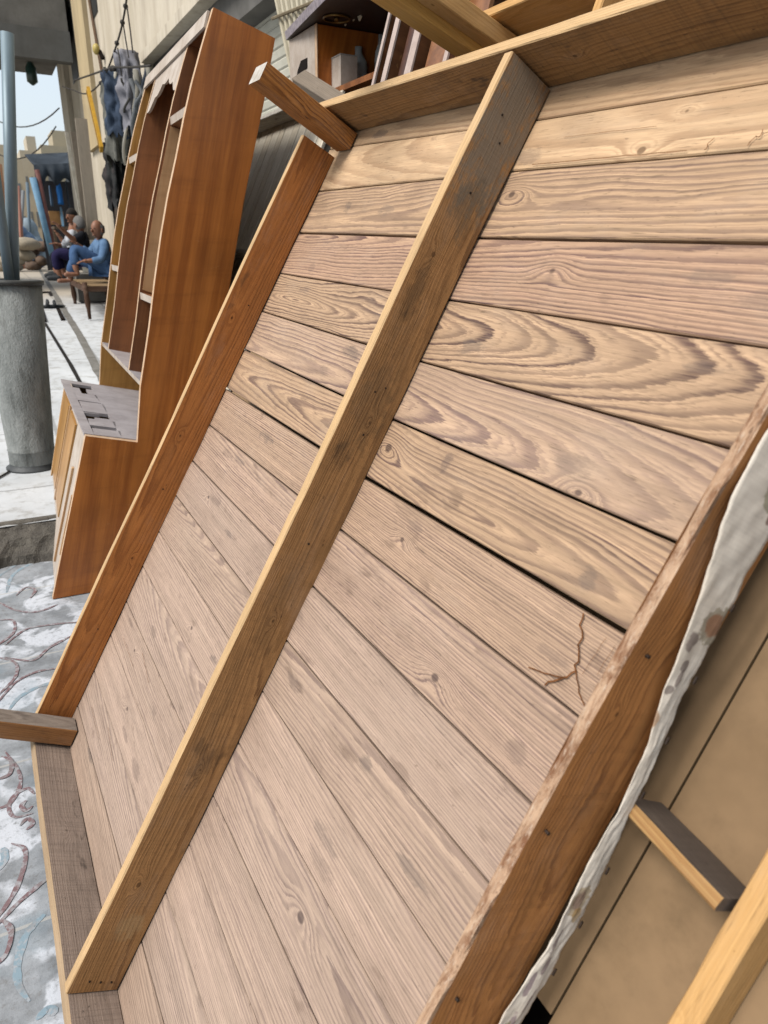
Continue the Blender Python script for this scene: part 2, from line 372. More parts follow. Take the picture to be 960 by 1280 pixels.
rail_left_m = wood('left_crossbar_wood', '#cc8446', '#804620', .006, (.02, -.05), (0, .02), ((.05, .012, .010, .014), (-.35, -.012, .008, .01), (.42, .02, .008, .01)), .75, .006, grime=.35, seed=31, bump=.4, saw=.25)
rail_mid_m = wood('middle_crossbar_wood', '#c2925e', '#785232', .0042, (-.045, -.05), (0, .015), ((-.72, .012, .012, .016), (.30, -.01, .009, .01), (-.12, -.006, .008, .01), (.62, .02, .012, .012), (-.45, .0, .008, .01)), .85, .005, grime=.45, grime_col='#54402c', seed=32, bump=.5, saw=.45,
  stains=((.32, .0, .10, .04, .34, '#4f4636'), (.22, .02, .03, .02, .34, '#43382c'), (-.44, .0, .05, .02, .34, '#3f3226'), (-.40, .02, .02, .012, .34, '#332820'), (.88, .0, .17, .07, .80, '#8f8576'), (.72, .0, .06, .03, .4, '#6b5e4c'), (-.82, -.01, .035, .03, .45, '#c4a67a'), (-.1, .0, .12, .03, .25, '#54402c'), (.55, .02, .06, .02, .4, '#4a3d30')))
rail_right_m = wood('right_crossbar_wood', '#c6884e', '#7c4a28', .0040, (-.02, -.06), (.012, .01), ((.15, .03, .006, .008), (-.30, .02, .006, .008)), .80, .005, grime=.3, seed=33, bump=.4)
rail_top_m = wood('top_rail_wood', '#ac8252', '#644224', .005, (-.05, -.04), (0, .02), ((.2, 0, .012, .014),), .75, .006, grime=.65, grime_col='#453a31', seed=34, bump=.6, saw=1.0)
rail_bot_m = wood('bottom_rail_wood', '#aa988b', '#7a695d', .006, (-.04, -.04), (0, .02), ((-.35, 0, .014, .016),), .5, .006, grime=.6, grime_col='#4d443e', seed=35, bump=.5, saw=.9)
front_m = wood('weathered_front_edge', '#dab88a', '#ae8656', .0045, (.05, -.08), (0, .01), (), .6, .006, grime=.25, seed=36, bump=.5)
def rough_edge():
    g = G('rough_front_edge'); P = g.scale(g.obj, (1, 1, 1), (3, 1, 2))
    a = g.noise(g.scale(P, (26, 95, 95)), 1.0, 5.0, .7, .6); b = g.noise(g.scale(P, (70, 260, 260)), 1.0, 4.0, .7); c = g.noise(g.scale(P, (7, 20, 20)), 1.0, 4.0, .6)
    col = g.mix(g.ss(a, .32, .62), hx('#8a6248'), hx('#cfae90')); col = g.mix(g.f('MULTIPLY', g.ss(b, .52, .68), .55), col, hx('#e0cdb8')); col = g.mix(g.f('MULTIPLY', g.ss(b, .42, .30), .7), col, hx('#5f4536'))
    col = g.mix(g.f('MULTIPLY', g.ss(c, .5, .7), .4), col, hx('#a07a5c'))
    return g.done(col, .9, g.bump(g.f('ADD', a, g.f('MULTIPLY', b, .6)), .9, .004), .1)
bark_m = rough_edge()

D = 0.105
# crossbars run up the slope (w); side face looks along +u
def rail(name, A, B, depth, thick, mat, fmat, seed, warp, **kw):
    o = lumber(name, table, A, B, (0, 0, 1), depth, thick, mat, warp, seed, **kw)
    o.data.materials.append(fmat)
    front_faces(o)                  # the sawn front edge is its own weathered face
    return o
r1 = rail('crossbar', (-.030, .002, D / 2 + .001), (.028, 1.893, D / 2 + .001), D, .020, rail_left_m, front_m, 3, .002)
r2 = rail('crossbar', (.901, -.004, D / 2 + .001), (.884, 1.953, D / 2 + .001), D, .024, rail_mid_m, front_m, 4, .003)
r3 = rail('crossbar', (1.629, -.012, D / 2 - .012), (1.632, 1.956, D / 2 - .012), D + .020, .016, rail_right_m, bark_m, 5, .004, edge=.003, n=120)
rt = lumber('end_rail', table, (-.02, 1.970, D / 2 + .001), (1.62, 1.970, D / 2 + .001), (0, 0, 1), D, .022, rail_top_m, .002, 6)
rt.data.materials.append(front_m)
front_faces(rt)
rb = lumber('end_rail', table, (-.04, -.019, D / 2 + .001), (1.62, -.019, D / 2 + .001), (0, 0, 1), D, .026, rail_bot_m, .002, 7)
rb.data.materials.append(wood('bottom_rail_edge', '#b39b7c', '#86694e', .005, (.03, -.08), (0, .01), (), .5, .006, grime=.3, seed=38))
front_faces(rb)
leg_m = wood('leg_wood', '#c08040', '#5c3014', .0062, (.015, -.030), (.03, .10), ((-.005, .030, .009, .012),), 1.0, .008, grime=.3, seed=41, bump=.5)
leg2_m = wood('lower_leg_wood', '#a3978b', '#7d7066', .005, (.0, -.04), (.0, .05), (), .7, .006, grime=.55, grime_col='#645a55', seed=42)
endw = plain('limewashed_end', '#d8d4cc', '#b9b2a6', 40, .8, .2, dirt='#8d8070', dirt_amt=.5)
l1 = lumber('leg', table, (.088, 1.928, .004), (.090, 1.930, .290), (1, 0, 0), .082, .046, leg_m, .001, 8, n=14)
l1.data.materials.append(endw)
for p in l1.data.polygons:
    if abs(p.normal.x) > .9 and p.center.x > 0: p.material_index = 1
l2 = lumber('leg', table, (.050, .030, .004), (.050, .030, .310), (1, 0, 0), .070, .054, leg2_m, .002, 9, n=14)
l2.data.materials.append(wood('lower_leg_side', '#ad7a4a', '#77492a', .005, (.0, -.04), (.0, .05), (), .7, .006, grime=.3, seed=43)); front_faces(l2)
l3 = lumber('leg', table, (1.568, .030, .004), (1.568, .030, .305), (1, 0, 0), .078, .046, leg2_m, .001, 10, n=14)
def nails(par, pts):
    inv = par.matrix_basis.inverted()
    for (u, w, n, ax) in pts:
        mb = MB(); c = inv @ Vector((u, w, n)); d = (inv.to_3x3() @ Vector(ax)).normalized()
        mb.tube([c - d * .004, c + d * .0012], .0021, 8); mb.build('nail', M['nail'], par)
def mid_u(w): return .901 - .017 * w / 1.95 + .012
nails(r2, [(mid_u(w), w, n, (1, 0, 0)) for w, n in ((.018, .025), (.020, .048), (.024, .072), (1.25, .045), (1.33, .062), (1.345, .045), (1.02, .05), (.53, .055), (.55, .035), (.44, .04), (1.86, .07), (1.82, .05), (1.72, .06))])
nails(r2, [(mid_u(w) - .012, w, .101, (0, 0, 1)) for w in (.3, .62, .93, 1.2, 1.5)])
nails(r1, [(-.030 + .058 * w / 1.9 + .010, w, .045, (1, 0, 0)) for w in (.35, .83, 1.42)])
nails(r3, [(1.6385, w, n, (1, 0, 0)) for w, n in ((1.19, .075), (.98, .08), (.77, .078), (1.34, .07))])


# ================================================================== BED BASE BEHIND IT (hardboard back, cloth edge, yellow rail)
bed = empty('bed_base', PM4 @ Matrix.Translation((1.2, 0, -.10)), 'tan hardboard bed base with dark crosspiece and yellow side rail, behind the planked table', 'bed base')
def Bp(u, w, n): return Vector((u - 1.2, w, n + .10))
board_m = plain('hardboard', '#987d5d', '#846b4d', 4, .75, .25, 0, .1, .001, (1, 1, 1), '#6f5a40', .6)
def flat_board(name, u0, u1, w0, w1, n0, t, mat):
    mb = MB(); mb.box(Bp((u0 + u1) / 2, (w0 + w1) / 2, n0 - t / 2), (u1 - u0, w1 - w0, t)); return mb.build(name, mat, bed)
flat_board('backing_board', -.20, 1.6440, .735, 1.86, -.100, .005, board_m)
flat_board('backing_board', 1.6470, 2.16, .04, 1.86, -.1004, .005, board_m)
cross_m = wood('crosspiece_wood', '#6e6259', '#4f453d', .005, (.05, -.05), (0, .02), (), .5, .005, grime=.6, grime_col='#3c3632', seed=51, saw=.5)
cr = lumber('crosspiece', bed, Bp(1.632, 1.022, -.064), Bp(1.770, 1.010, -.058), (0, 0, 1), .074, .016, cross_m, .001, 21, ch=.003)
cr.data.materials.append(wood('crosspiece_edge', '#b8925f', '#8f5d34', .006, (.0, -.04), (0, .04), (), .8, .008, grime=.3, seed=52))
front_faces(cr)
yel_m = wood('yellow_pine', '#dbae72', '#b5854a', .008, (.02, -.05), (.02, .04), ((-.05, .0, .012, .014),), .55, .012, grime=.25, grime_col='#8a6038', seed=53, bump=.3)
ys = lumber('side_rail', bed, Bp(1.794, .02, -.0675), Bp(1.780, 1.84, -.0675), (1, 0, 0), .027, .060, yel_m, .002, 22)
lumber('side_rail', bed, Bp(.10, .02, -.150), Bp(.10, 1.84, -.150), (1, 0, 0), .04, .08, yel_m, .002, 23)
flat_board('light_blocker', -.20, 2.16, .04, 1.86, -.196, .006, M['dark'])  # added dark sheet: blocks light from behind, stands in for shade in the gaps

# floral cloth stapled over the table's right end
def cloth_mat():
    g = G('floral_cloth'); x, y, z = g.xyz(g.obj)
    weave = g.f('SINE', g.f('MULTIPLY', y, 1300.0)); wv2 = g.f('SINE', g.f('MULTIPLY', z, 1300.0))
    base = g.mix(g.ss(g.noise(g.obj, 9, 4), .35, .7), hx('#fbf1e2'), hx('#ece0cf'))
    stripe = g.f('MULTIPLY', g.ss(g.f('SINE', g.f('MULTIPLY', y, 620.0)), .2, .9), .05)
    base = g.mix(stripe, base, hx('#8f857c'))
    jit = g.f('MULTIPLY', g.f('SUBTRACT', g.noise(g.obj, 70, 3), .5), 1.1); jit2 = g.f('MULTIPLY', g.f('SUBTRACT', g.noise(g.obj, 170, 2), .5), .8)
    for (w, n, sy, sz, c, c2) in ((1.245, .000, .016, .016, '#a5673f', '#77693f'), (1.222, .022, .012, .010, '#5d4644', None), (1.196, .012, .007, .007, '#63504e', None), (1.180, .010, .010, .005, '#5d4644', None), (1.166, .016, .006, .007, '#63504e', None),
            (1.128, .012, .013, .009, '#b07c48', None), (1.405, .012, .028, .020, '#9a4f2c', '#7d7a48'), (1.372, .004, .012, .010, '#6f3a26', None), (1.47, .05, .03, .022, '#a5673f', '#77693f'), (1.53, .02, .012, .02, '#5d4644', None),
            (.905, -.036, .016, .010, '#8a6a60', '#a98a4c'), (.885, -.044, .012, .008, '#b08a4a', None), (.845, -.034, .018, .004, '#6d4f5a', None), (.815, -.040, .016, .004, '#6d4f5a', None), (.790, -.030, .018, .005, '#75576a', None), (.765, -.044, .02, .004, '#6d4f5a', None), (.735, -.034, .02, .005, '#75576a', None), (.70, -.03, .03, .006, '#6d4f5a', '#8d8a4c'), (.66, -.04, .03, .006, '#75576a', None)):
        a_ = g.f('DIVIDE', g.f('SUBTRACT', y, w - .55), sy); b_ = g.f('DIVIDE', g.f('SUBTRACT', z, n + .012), sz)
        q = g.f('ADD', g.f('ADD', g.f('MULTIPLY', a_, a_), g.f('MULTIPLY', b_, b_)), g.f('MULTIPLY', jit, 2.2))
        if c2: base = g.mix(g.f('MULTIPLY', g.ss(g.f('ADD', q, g.f('MULTIPLY', jit2, 3.0)), 2.1, 1.6), .55), base, hx(c2))
        base = g.mix(g.f('MULTIPLY', g.ss(q, 1.0, .5), .66), base, hx(c))
    return g.done(base, .9, g.bump(g.f('ADD', weave, wv2), .10, .0004), .1)
cl_top = [(.55, -.004), (.60, -.002), (.75, -.004), (.84, -.012), (.955, -.004), (1.02, -.002), (1.06, .004), (1.10, .010), (1.164, .033), (1.272, .062), (1.336, .086), (1.364, .094), (1.45, .094), (1.9, .094)]
cl_bot = [(.55, -.060), (.65, -.058), (.75, -.057), (.809, -.059), (.899, -.058), (.986, -.046), (1.02, -.041), (1.059, -.037), (1.164, -.018), (1.238, -.014), (1.313, -.008), (1.362, -.010), (1.5, -.02), (1.9, -.03)]
def itp(tab, x):
    for (a, b), (c, d) in zip(tab[:-1], tab[1:]):
        if x <= c: return b + (d - b) * (x - a) / (c - a)
    return tab[-1][1]
cloth = empty('floral_cloth', PM4 @ Matrix.Translation((1.64, .55, 0)), 'cream floral cloth hanging along the right end of the planked table', 'cloth')
vs = []; fs = []; NW, NN = 300, 16
for a in range(NW + 1):
    w = .55 + 1.35 * a / NW; t = itp(cl_top, w) + .003 * noise.noise((w * 9, 1, 0)); b = itp(cl_bot, w) + .013 + .004 * noise.noise((w * 22, 4, 0)) + .0025 * noise.noise((w * 110, 9, 0))
    for k in range(NN + 1):
        q = k / NN; n = t + (b - t) * q
        uu = .0065 + .0012 * math.sin(q * math.pi) + .0020 * noise.noise((w * 11 + q * 2, q * 2.5, 7)) + .0016 * noise.noise((w * 34 - q * 3, q * 4, 3)) + .0008 * noise.noise((w * 90, q * 9, 5))
        vs.append((uu, w - .55, n))
for a in range(NW):
    for k in range(NN):
        i0 = a * (NN + 1) + k; fs.append([i0, i0 + 1, i0 + NN + 2, i0 + NN + 1])
cm = mesh('cloth_sheet', vs, fs, cloth_mat(), cloth, True); sm = cm.modifiers.new('thick', 'SOLIDIFY'); sm.thickness = .0008; sm.offset = 1
for k in range(9):
    w = .66 + k * .075 + random.uniform(-.012, .012); mb = MB(); n = itp(cl_bot, w) + .018
    mb.box((.0125, w - .55, n), (.0022, .0085, .0024)); mb.build('staple', M['nail'], cloth)

# ================================================================== YELLOW PINE FRAME ABOVE / BEHIND
def onN(px, py, n):
    return PM.transposed() @ (hit(px, py, PO + PM.col[2] * n, PM.col[2].copy()) - PO)
yl = R_(20); yw = Vector((math.sin(yl), 0, math.cos(yl))); yn = Vector((-math.cos(yl), 0, math.sin(yl)))
yb = atX(592, 66, 1.12)
yM = basis((0, -1, 0), yw, yn, Vector((1.12 - .34 * 2.0, yb.y, 0.03)))
yframe = empty('pine_frame', yM, 'new yellow pine frame with a stub leg standing behind the top of the planked table', 'frame')
yi = yM.inverted()
yel2_m = wood('yellow_leg_pine', '#dcae63', '#bd8a45', .009, (.02, -.04), (.03, .08), (), .5, .012, grime=.2, grime_col='#8a6038', seed=61, bump=.3)
a = yi @ atX(590, 56, 1.12)
lumber('leg', yframe, a + Vector((0, 0, -.20)), a + Vector((0, 0, .62)), (1, 0, 0), .072, .058, yel2_m, .001, 31)
lumber('brace', yframe, a + Vector((.0655, .010, -.20)), a + Vector((.0655, .010, .62)), (1, 0, 0), .052, .040, yel_m, .001, 32)
b = yi @ atX(600, 20, 1.12); b2 = yi @ atX(694, -4, 1.12)
lumber('top_rail', yframe, Vector((b.x + .0, b.y, b.z - .055)), Vector((b.x + .75, b.y, b.z - .055)), (0, 0, 1), .11, .022, yel_m, .001, 33)
lumber('panel', yframe, Vector((b.x + .0, b.y - .12, b.z - .118)), Vector((b.x + .75, b.y - .12, b.z - .118)), (0, 1, 0), .20, .014, yel_m, .001, 34)
for du in (.42, .73):
    lumber('post', yframe, Vector((b.x + du, 0, b.z - .058)), Vector((b.x + du, b.y - .012, b.z - .058)), (0, 0, 1), .10, .024, yel_m, .001, 35)

# ================================================================== GREY PLANK PANEL BETWEEN SHELF UNIT AND TABLE
gl = R_(25); gw = Vector((math.sin(gl), 0, math.cos(gl))); gn = Vector((-math.cos(gl), 0, math.sin(gl)))
gO = Vector((.46, 2.5, .01)); gM = basis((0, -1, 0), gw, gn, gO)
grey = empty('plank_panel', gM, 'weathered grey plank panel with crosspieces leaning between the shelf unit and the planked table', 'plank panel')
gi = gM.inverted()
def onG(px, py): return gi @ hit(px, py, gO, gn)
gm = wood('weathered_grey_wood', '#f2ead8', '#94836c', .006, (.05, -.06), (0, .02), ((.2, 0, .01, .01),), .6, .007, grime=.4, grime_col='#4e4740', seed=71, bump=.5)
gm2 = wood('weathered_grey_wood_dark', '#e6dcc8', '#8a7a64', .006, (.03, -.06), (0, .02), (), .6, .007, grime=.4, grime_col='#4e4740', seed=72, bump=.5)
gtop = onG(345, 158).y; glow = onG(300, 322).y; gx0 = onG(293, 300).x
x = gx0 - .75
k = 0
while x < gx0 + .75:
    wd = (.10, .075, .115, .09)[k % 4]
    lumber('plank', grey, (x + wd / 2, .72 if 2.5 - x > 3.1 else .02, 0), (x + wd / 2, gtop + .05, 0), (1, 0, 0), wd - .011, .016, (gm, gm2)[k % 2], .001, 40 + k); x += wd; k += 1
gedge = plain('pale_worn_edge', '#c9c4ba', '#aaa398', 30, .8, .2, dirt='#7a7066')
for w in (gtop, glow):
    o = lumber('crosspiece', grey, (gx0 - .75, w, .045), (gx0 + .75, w, .045), (0, 0, 1), .072, .022, gm2, .001, int(50 + w * 10))
    o.data.materials.append(gedge)
    front_faces(o)

for u_ in (gx0 + .45, gx0 + .70): lumber('support', grey, (u_, 0, -.03), (u_, gtop, -.03), (1, 0, 0), .06, .035, gm2, .001, 58)
# short timber poking up behind the top rail
tb = atX(377, 107, .98); te = atX(425, 133, .98) + Vector((.14, 0, -.07)) + (atX(425, 133, .98) - tb) * .6
pg = lumber('timber_offcut', None, tb, te, (0, -1, 0), .075, .055, wood('old_timber', '#8c7f70', '#6b5e50', .006, (.02, -.03), (0, .05), (), .5, .006, grime=.5, seed=81), .001, 60)
pg.data.materials.append(endw)
for p in pg.data.polygons:
    if abs(p.normal.x) > .9 and p.center.x < 0: p.material_index = 1
tag(pg, 'short grey timber with whitened end poking out behind the top rail of the planked table', 'timber')

# ================================================================== LEANING SHELF UNIT (brown)
WA = Vector((0.03408559, 3.14118347, 0)); WD = Vector((.01960368, .99980783, 0)); WP = Vector((.99980783, -.01960368, 0))
def toW(s, z, o): return WP * s + WD * o + Vector((0, 0, z))
unit = empty('shelf_unit', Matrix.Translation(WA), 'tall brown shelf unit with curved front and base cupboard, leaning beyond the table', 'shelf unit')
def vene(name, c1, c2, seed, gs=1.0, rough=.42):
    g = G(name); P = g.scale(g.obj, (1, 1, 1), (seed, seed * 2.1, 0))
    # grain runs along the panel's leaning height: shear the coordinates by the lean
    x, y, z = g.xyz(P); s = g.f('MULTIPLY_ADD', z, -.25, x)
    Q = g.vec(g.f('MULTIPLY', s, 26.0 * gs), g.f('MULTIPLY', y, 26.0 * gs), g.f('MULTIPLY', z, 1.3))
    n = g.noise(Q, 1.0, 4.0, .6); n2 = g.noise(g.vec(g.f('MULTIPLY', s, 190.0), g.f('MULTIPLY', y, 190.0), g.f('MULTIPLY', z, 6.0)), 1.0, 3.0, .6)
    big = g.noise(P, 3.0, 3.0, .6)
    col = g.mix(g.ss(n, .28, .72), hx(c1), hx(c2)); t = g.f('MULTIPLY_ADD', g.f('SUBTRACT', n2, .5), .35, 1.0)
    t = g.f('MULTIPLY', t, g.f('MULTIPLY_ADD', g.f('SUBTRACT', big, .5), .9, 1.0))
    col = g.mix(1.0, col, g.vec(t, t, t), 'MULTIPLY')
    bandn = g.noise(g.vec(g.f('MULTIPLY', s, 1.5), g.f('MULTIPLY', y, 1.5), g.f('MULTIPLY', z, 16.0)), 1.0, 4.0, .65)
    col = g.mix(g.f('MULTIPLY', g.ss(bandn, .52, .72), .35), col, hx(c2, .7))
    sc_ = g.noise(g.scale(P, (30, 30, 90)), 1.0, 2.0, .5, 1.0)
    col = g.mix(g.f('MULTIPLY', g.ss(sc_, .70, .76), .3), col, hx('#c09060'))
    return g.done(col, rough - .06, g.bump(n2, .12, .001), .45)
v_side = vene('brown_veneer', '#d28038', '#a55c22', 1); v_in = vene('red_brown_veneer', '#a0683f', '#7d4f30', 2); v_gold = vene('golden_ply', '#c9974f', '#a87738', 3); v_tan = vene('tan_ply', '#d6ae80', '#bd9064', 4, .5)
v_edge = plain('pale_ply_edge', '#e2c4a4', '#cfa983', 25, .6, .3, dirt='#b08a66', dirt_amt=.3)
v_grey = plain('bare_board', '#b9b3b4', '#a39c9d', 7, .8, .2, dirt='#7f7878', dirt_amt=.25)
v_white = plain('whitish_board', '#cfc4b8', '#b8aa9c', 10, .75, .25, dirt='#94806e', dirt_amt=.4)
front = [(.430, .673), (.468, .914), (.528, 1.157), (.568, 1.34), (.611, 1.521), (.652, 1.67), (.696, 1.808), (.735, 1.94), (.775, 2.062), (.823, 2.19), (.877, 2.325)]
back = [(1.118, 2.253), (1.062, 2.028), (.954, 1.643), (.886, 1.358), (.56, .004)]
lowp = [(0, .004), (.225, .723)]
def fs_at(z):   # s of the front profile at height z
    for (a, b), (c, d) in zip(front[:-1], front[1:]):
        if z <= d: return a + (c - a) * (z - b) / (d - b)
    return front[-1][0]
def bs_at(z): return .56 + (1.118 - .56) * z / 2.253
full = lowp + front + back; nf = len(front)
TH = .034
panel_prism('side_panel', unit, full, 0, TH, toW, v_side, v_edge, set(range(0, 2 + nf - 1)))
LEN = 1.44
farprof = [(.05, .004), (.245, .715)] + front + back
panel_prism('side_panel', unit, farprof, LEN - TH, LEN, toW, v_gold, v_edge, set(range(0, 2 + nf - 1)))
def divider(o, mat, z0=.93, z1=2.27):
    pr = [(fs_at(z0), z0)] + [(s, z) for s, z in front if z0 < z < z1] + [(fs_at(z1), z1)]
    k = len(pr); pr += [(bs_at(z1 - .03) - .012, z1 - .06), (bs_at(z0) - .012, z0 - .10)]
    return panel_prism('divider', unit, pr, o, o + .024, toW, mat, v_edge, set(range(0, k - 1)))
divider(.345, v_in); divider(1.09, v_in)
pr = [(fs_at(z) + .012, z) for z in (1.285, 1.45, 1.6, 1.75, 1.88, 1.955)] + [(bs_at(1.90) - .03, 1.90), (bs_at(1.2) - .03, 1.2)]
panel_prism('lining', unit, pr, .3425, .3449, toW, v_tan)
def shelf(o0, o1, z, mat, th=.02, drop=-.24, zfar=None, name='shelf'):
    s = fs_at(z) + .002; sb = bs_at(z) - .02
    vs = []
    for o, zz in ((o0, z), (o1, zfar if zfar else z)):
        s_ = fs_at(zz) + .002; sb_ = bs_at(zz - .08) - .016
        for (a, b) in ((s_, zz), (sb_, zz + drop * (sb_ - s_)), (sb_, zz + drop * (sb_ - s_) - th), (s_, zz - th)): vs.append(toW(a, b, o))
    return mesh(name, vs, [[0, 1, 2, 3], [4, 5, 6, 7], [0, 1, 5, 4], [1, 2, 6, 5], [2, 3, 7, 6], [3, 0, 4, 7]], [mat, v_white], unit, False, [0, 0, 0, 0, 0, 1])
shelf(TH, .344, 1.99, v_in, .03); shelf(TH, .344, 1.275, v_in, .03); shelf(1.108, LEN - TH, 1.92, v_gold, .03); shelf(1.108, LEN - TH, 1.36, v_gold, .03)
shelf(TH, LEN - TH, .928, v_grey, .022)
# backing sheet and top
mesh('back_sheet', [toW(bs_at(z) - .006 * k, z, o) for k in (0, 1) for o in (TH, LEN - TH) for z in (.02, 2.24)], [[0, 1, 3, 2], [4, 5, 7, 6], [0, 1, 5, 4], [2, 3, 7, 6], [0, 2, 6, 4], [1, 3, 7, 5]], v_tan, unit)
mesh('top_panel', [toW(s, z, o) for o in (TH, LEN - TH) for s, z in ((.872, 2.318), (1.10, 2.252), (1.096, 2.236), (.866, 2.300))], [[0, 1, 2, 3], [4, 5, 6, 7], [0, 1, 5, 4], [1, 2, 6, 5], [2, 3, 7, 6], [3, 0, 4, 7]], v_in, unit)
# pale cornice strip with scalloped apron over the middle bay
mesh('cornice', [toW(s, z, o) for o in (TH, LEN - TH) for s, z in ((.862, 2.322), (.871, 2.319), (.852, 2.262), (.843, 2.265))], [[0, 1, 2, 3], [4, 5, 6, 7], [0, 1, 5, 4], [1, 2, 6, 5], [2, 3, 7, 6], [3, 0, 4, 7]], v_white, unit)
vs = []; n = 48
for k in range(n + 1):
    q = k / n; o = .363 + (1.088 - .363) * q; e = abs(2 * q - 1)
    zb = 2.262 - (.06 + .10 * e ** 1.5 + .020 * abs(math.sin(q * math.pi * 5)))
    for z in (2.262, zb):
        for ds in (0, .014): vs.append(toW(fs_at(z) + .002 + ds, z, o))
fs = []
for k in range(n):
    a = k * 4; b = a + 4; fs += [[a, a + 2, b + 2, b], [a + 1, a + 3, b + 3, b + 1], [a + 2, a + 3, b + 3, b + 2], [a, a + 1, b + 1, b]]
fs += [[0, 1, 3, 2], [n * 4, n * 4 + 1, n * 4 + 3, n * 4 + 2]]
mesh('apron', vs, fs, v_white, unit)
# base cupboard top with torn hole strips
def topz(s): return .7265 - .235 * (s - .225)
cup = MB()
def tq(s0, s1, o0, o1, th=.016, mi=0, rag=0):
    vs = [Vector(toW(s, topz(s) - d, o)) for d in (0, th) for s, o in ((s0, o0), (s1, o0), (s1 + rag, o1), (s0 + rag * .4, o1))]
    cup.add(vs, [[0, 1, 2, 3], [4, 5, 6, 7], [0, 1, 5, 4], [1, 2, 6, 5], [2, 3, 7, 6], [3, 0, 4, 7]], mi)
cup_s0, cup_s1 = .222, .72
tq(cup_s0, .262, TH, LEN - TH); tq(.372, cup_s1, TH, LEN - TH)
tq(.262, .372, TH, .16, rag=.01); tq(.262, .372, .22, .36, rag=.014); tq(.300, .372, .36, .40); tq(.262, .330, .49, .50)
tq(.262, .372, .52, .78, rag=.012); tq(.262, .372, .80, 1.02, rag=-.01); tq(.262, .30, 1.02, 1.18); tq(.335, .372, 1.02, 1.18); tq(.262, .372, 1.30, LEN - TH)
cup.build('base_top', [v_grey], unit)
# base front: pale boards with a recessed ply panel and a strip of moulding
def fp(o, q, out=0.0):       # point on the leaning base front: o along, q 0..1 up
    t = o / LEN; s = (0 + .05 * t) * (1 - q) + (.225 + .02 * t) * q; return toW(s + .010 - out, .004 + q * .712, o)
bf = MB()
def fq(o0, o1, q0, q1, out, mi):
    vs = [fp(o, q, out + e) for e in (0, -.016) for o, q in ((o0, q0), (o1, q0), (o1, q1), (o0, q1))]
    bf.add(vs, [[0, 1, 2, 3], [4, 5, 6, 7], [0, 1, 5, 4], [1, 2, 6, 5], [2, 3, 7, 6], [3, 0, 4, 7]], mi)
fq(TH, LEN - TH, 0, 1, 0, 0)
bf.build('base_front', [v_white], unit)
def front_piece(name, o0, o1, q0, q1, out, mat, th=.010):
    b_ = MB(); vs = [fp(o, q, out + e) for e in (0, -th) for o, q in ((o0, q0), (o1, q0), (o1, q1), (o0, q1))]
    b_.add(vs, [[0, 1, 2, 3], [4, 5, 6, 7], [0, 1, 5, 4], [1, 2, 6, 5], [2, 3, 7, 6], [3, 0, 4, 7]]); return b_.build(name, mat, unit)
front_piece('door', .46, .80, .30, .93, .012, v_gold); front_piece('door', .92, 1.38, .30, .93, .012, v_gold)
for (o0, o1, q0, q1) in ((.06, .085, .25, .62), (.25, .28, .10, .72), (.84, .88, .25, .95)): front_piece('moulding', o0, o1, q0, q1, .012, v_tan)

# ================================================================== GROUND
def pave_mat():
    g = G('pale_pavement'); x, y, z = g.xyz(g.obj)
    n = g.noise(g.obj, 1.3, 6, .65); n2 = g.noise(g.obj, 9, 5, .7); n3 = g.noise(g.obj, 60, 3, .6)
    col = g.mix(g.ss(n, .3, .7), hx('#e2e6e9'), hx('#c9cdd0')); col = g.mix(g.f('MULTIPLY', g.ss(n2, .48, .68), .65), col, hx('#a19f98'))
    warm = g.ss(y, 11.0, 15.0); col = g.mix(g.f('MULTIPLY', warm, .75), col, hx('#b8a78c'))
    jy = g.f('ABSOLUTE', g.f('SUBTRACT', g.f('FRACT', g.f('MULTIPLY', g.f('ADD', y, g.f('MULTIPLY', n2, .05)), 1 / 1.25)), .5)); jx = g.f('ABSOLUTE', g.f('SUBTRACT', g.f('FRACT', g.f('MULTIPLY_ADD', x, 1 / .62, .07)), .5))
    j = g.f('MAXIMUM', g.ss(jy, .012, .004), g.ss(jx, .03, .012)); col = g.mix(g.f('MULTIPLY', j, .5), col, hx('#6d6a64'))
    return g.done(col, .8, g.bump(g.f('ADD', n2, n3), .25, .004), .25)
def floor_mat():
    g = G('painted_tile_floor'); x, y, z = g.xyz(g.obj)
    wear = g.noise(g.obj, 9, 6, .7); wear2 = g.noise(g.obj, 42, 5, .7); grit = g.noise(g.obj, 170, 3, .6); blot = g.noise(g.obj, 5.5, 3, .55, .8)
    col = g.mix(g.ss(wear, .32, .68), hx('#82868a'), hx('#aaafb4')); col = g.mix(g.f('MULTIPLY', g.ss(wear2, .52, .70), .55), col, hx('#6f6c67'))
    wm = g.f('MULTIPLY', g.ss(g.f('ADD', blot, g.f('MULTIPLY', g.f('SUBTRACT', wear2, .5), .22)), .48, .58), g.ss(wear2, .72, .48, .15, .9))
    col = g.mix(wm, col, hx('#dde2ea'))
    bl = g.noise(g.scale(g.obj, (1, 1, 1), (4, 4, 4)), 4.0, 4.0, .6); col = g.mix(g.f('MULTIPLY', g.ss(bl, .56, .7), .35), col, hx('#93a6b2'))
    col = g.mix(g.f('MULTIPLY', g.ss(grit, .60, .72), .35), col, hx('#5c5853'))
    jy = g.f('ABSOLUTE', g.f('SUBTRACT', g.f('FRACT', g.f('MULTIPLY_ADD', y, 1 / .62, .18)), .5)); col = g.mix(g.f('MULTIPLY', g.ss(jy, .010, .005), .7), col, hx('#c0beb8'))
    return g.done(col, .7, g.bump(g.f('ADD', wear2, grit), .35, .002), .3)
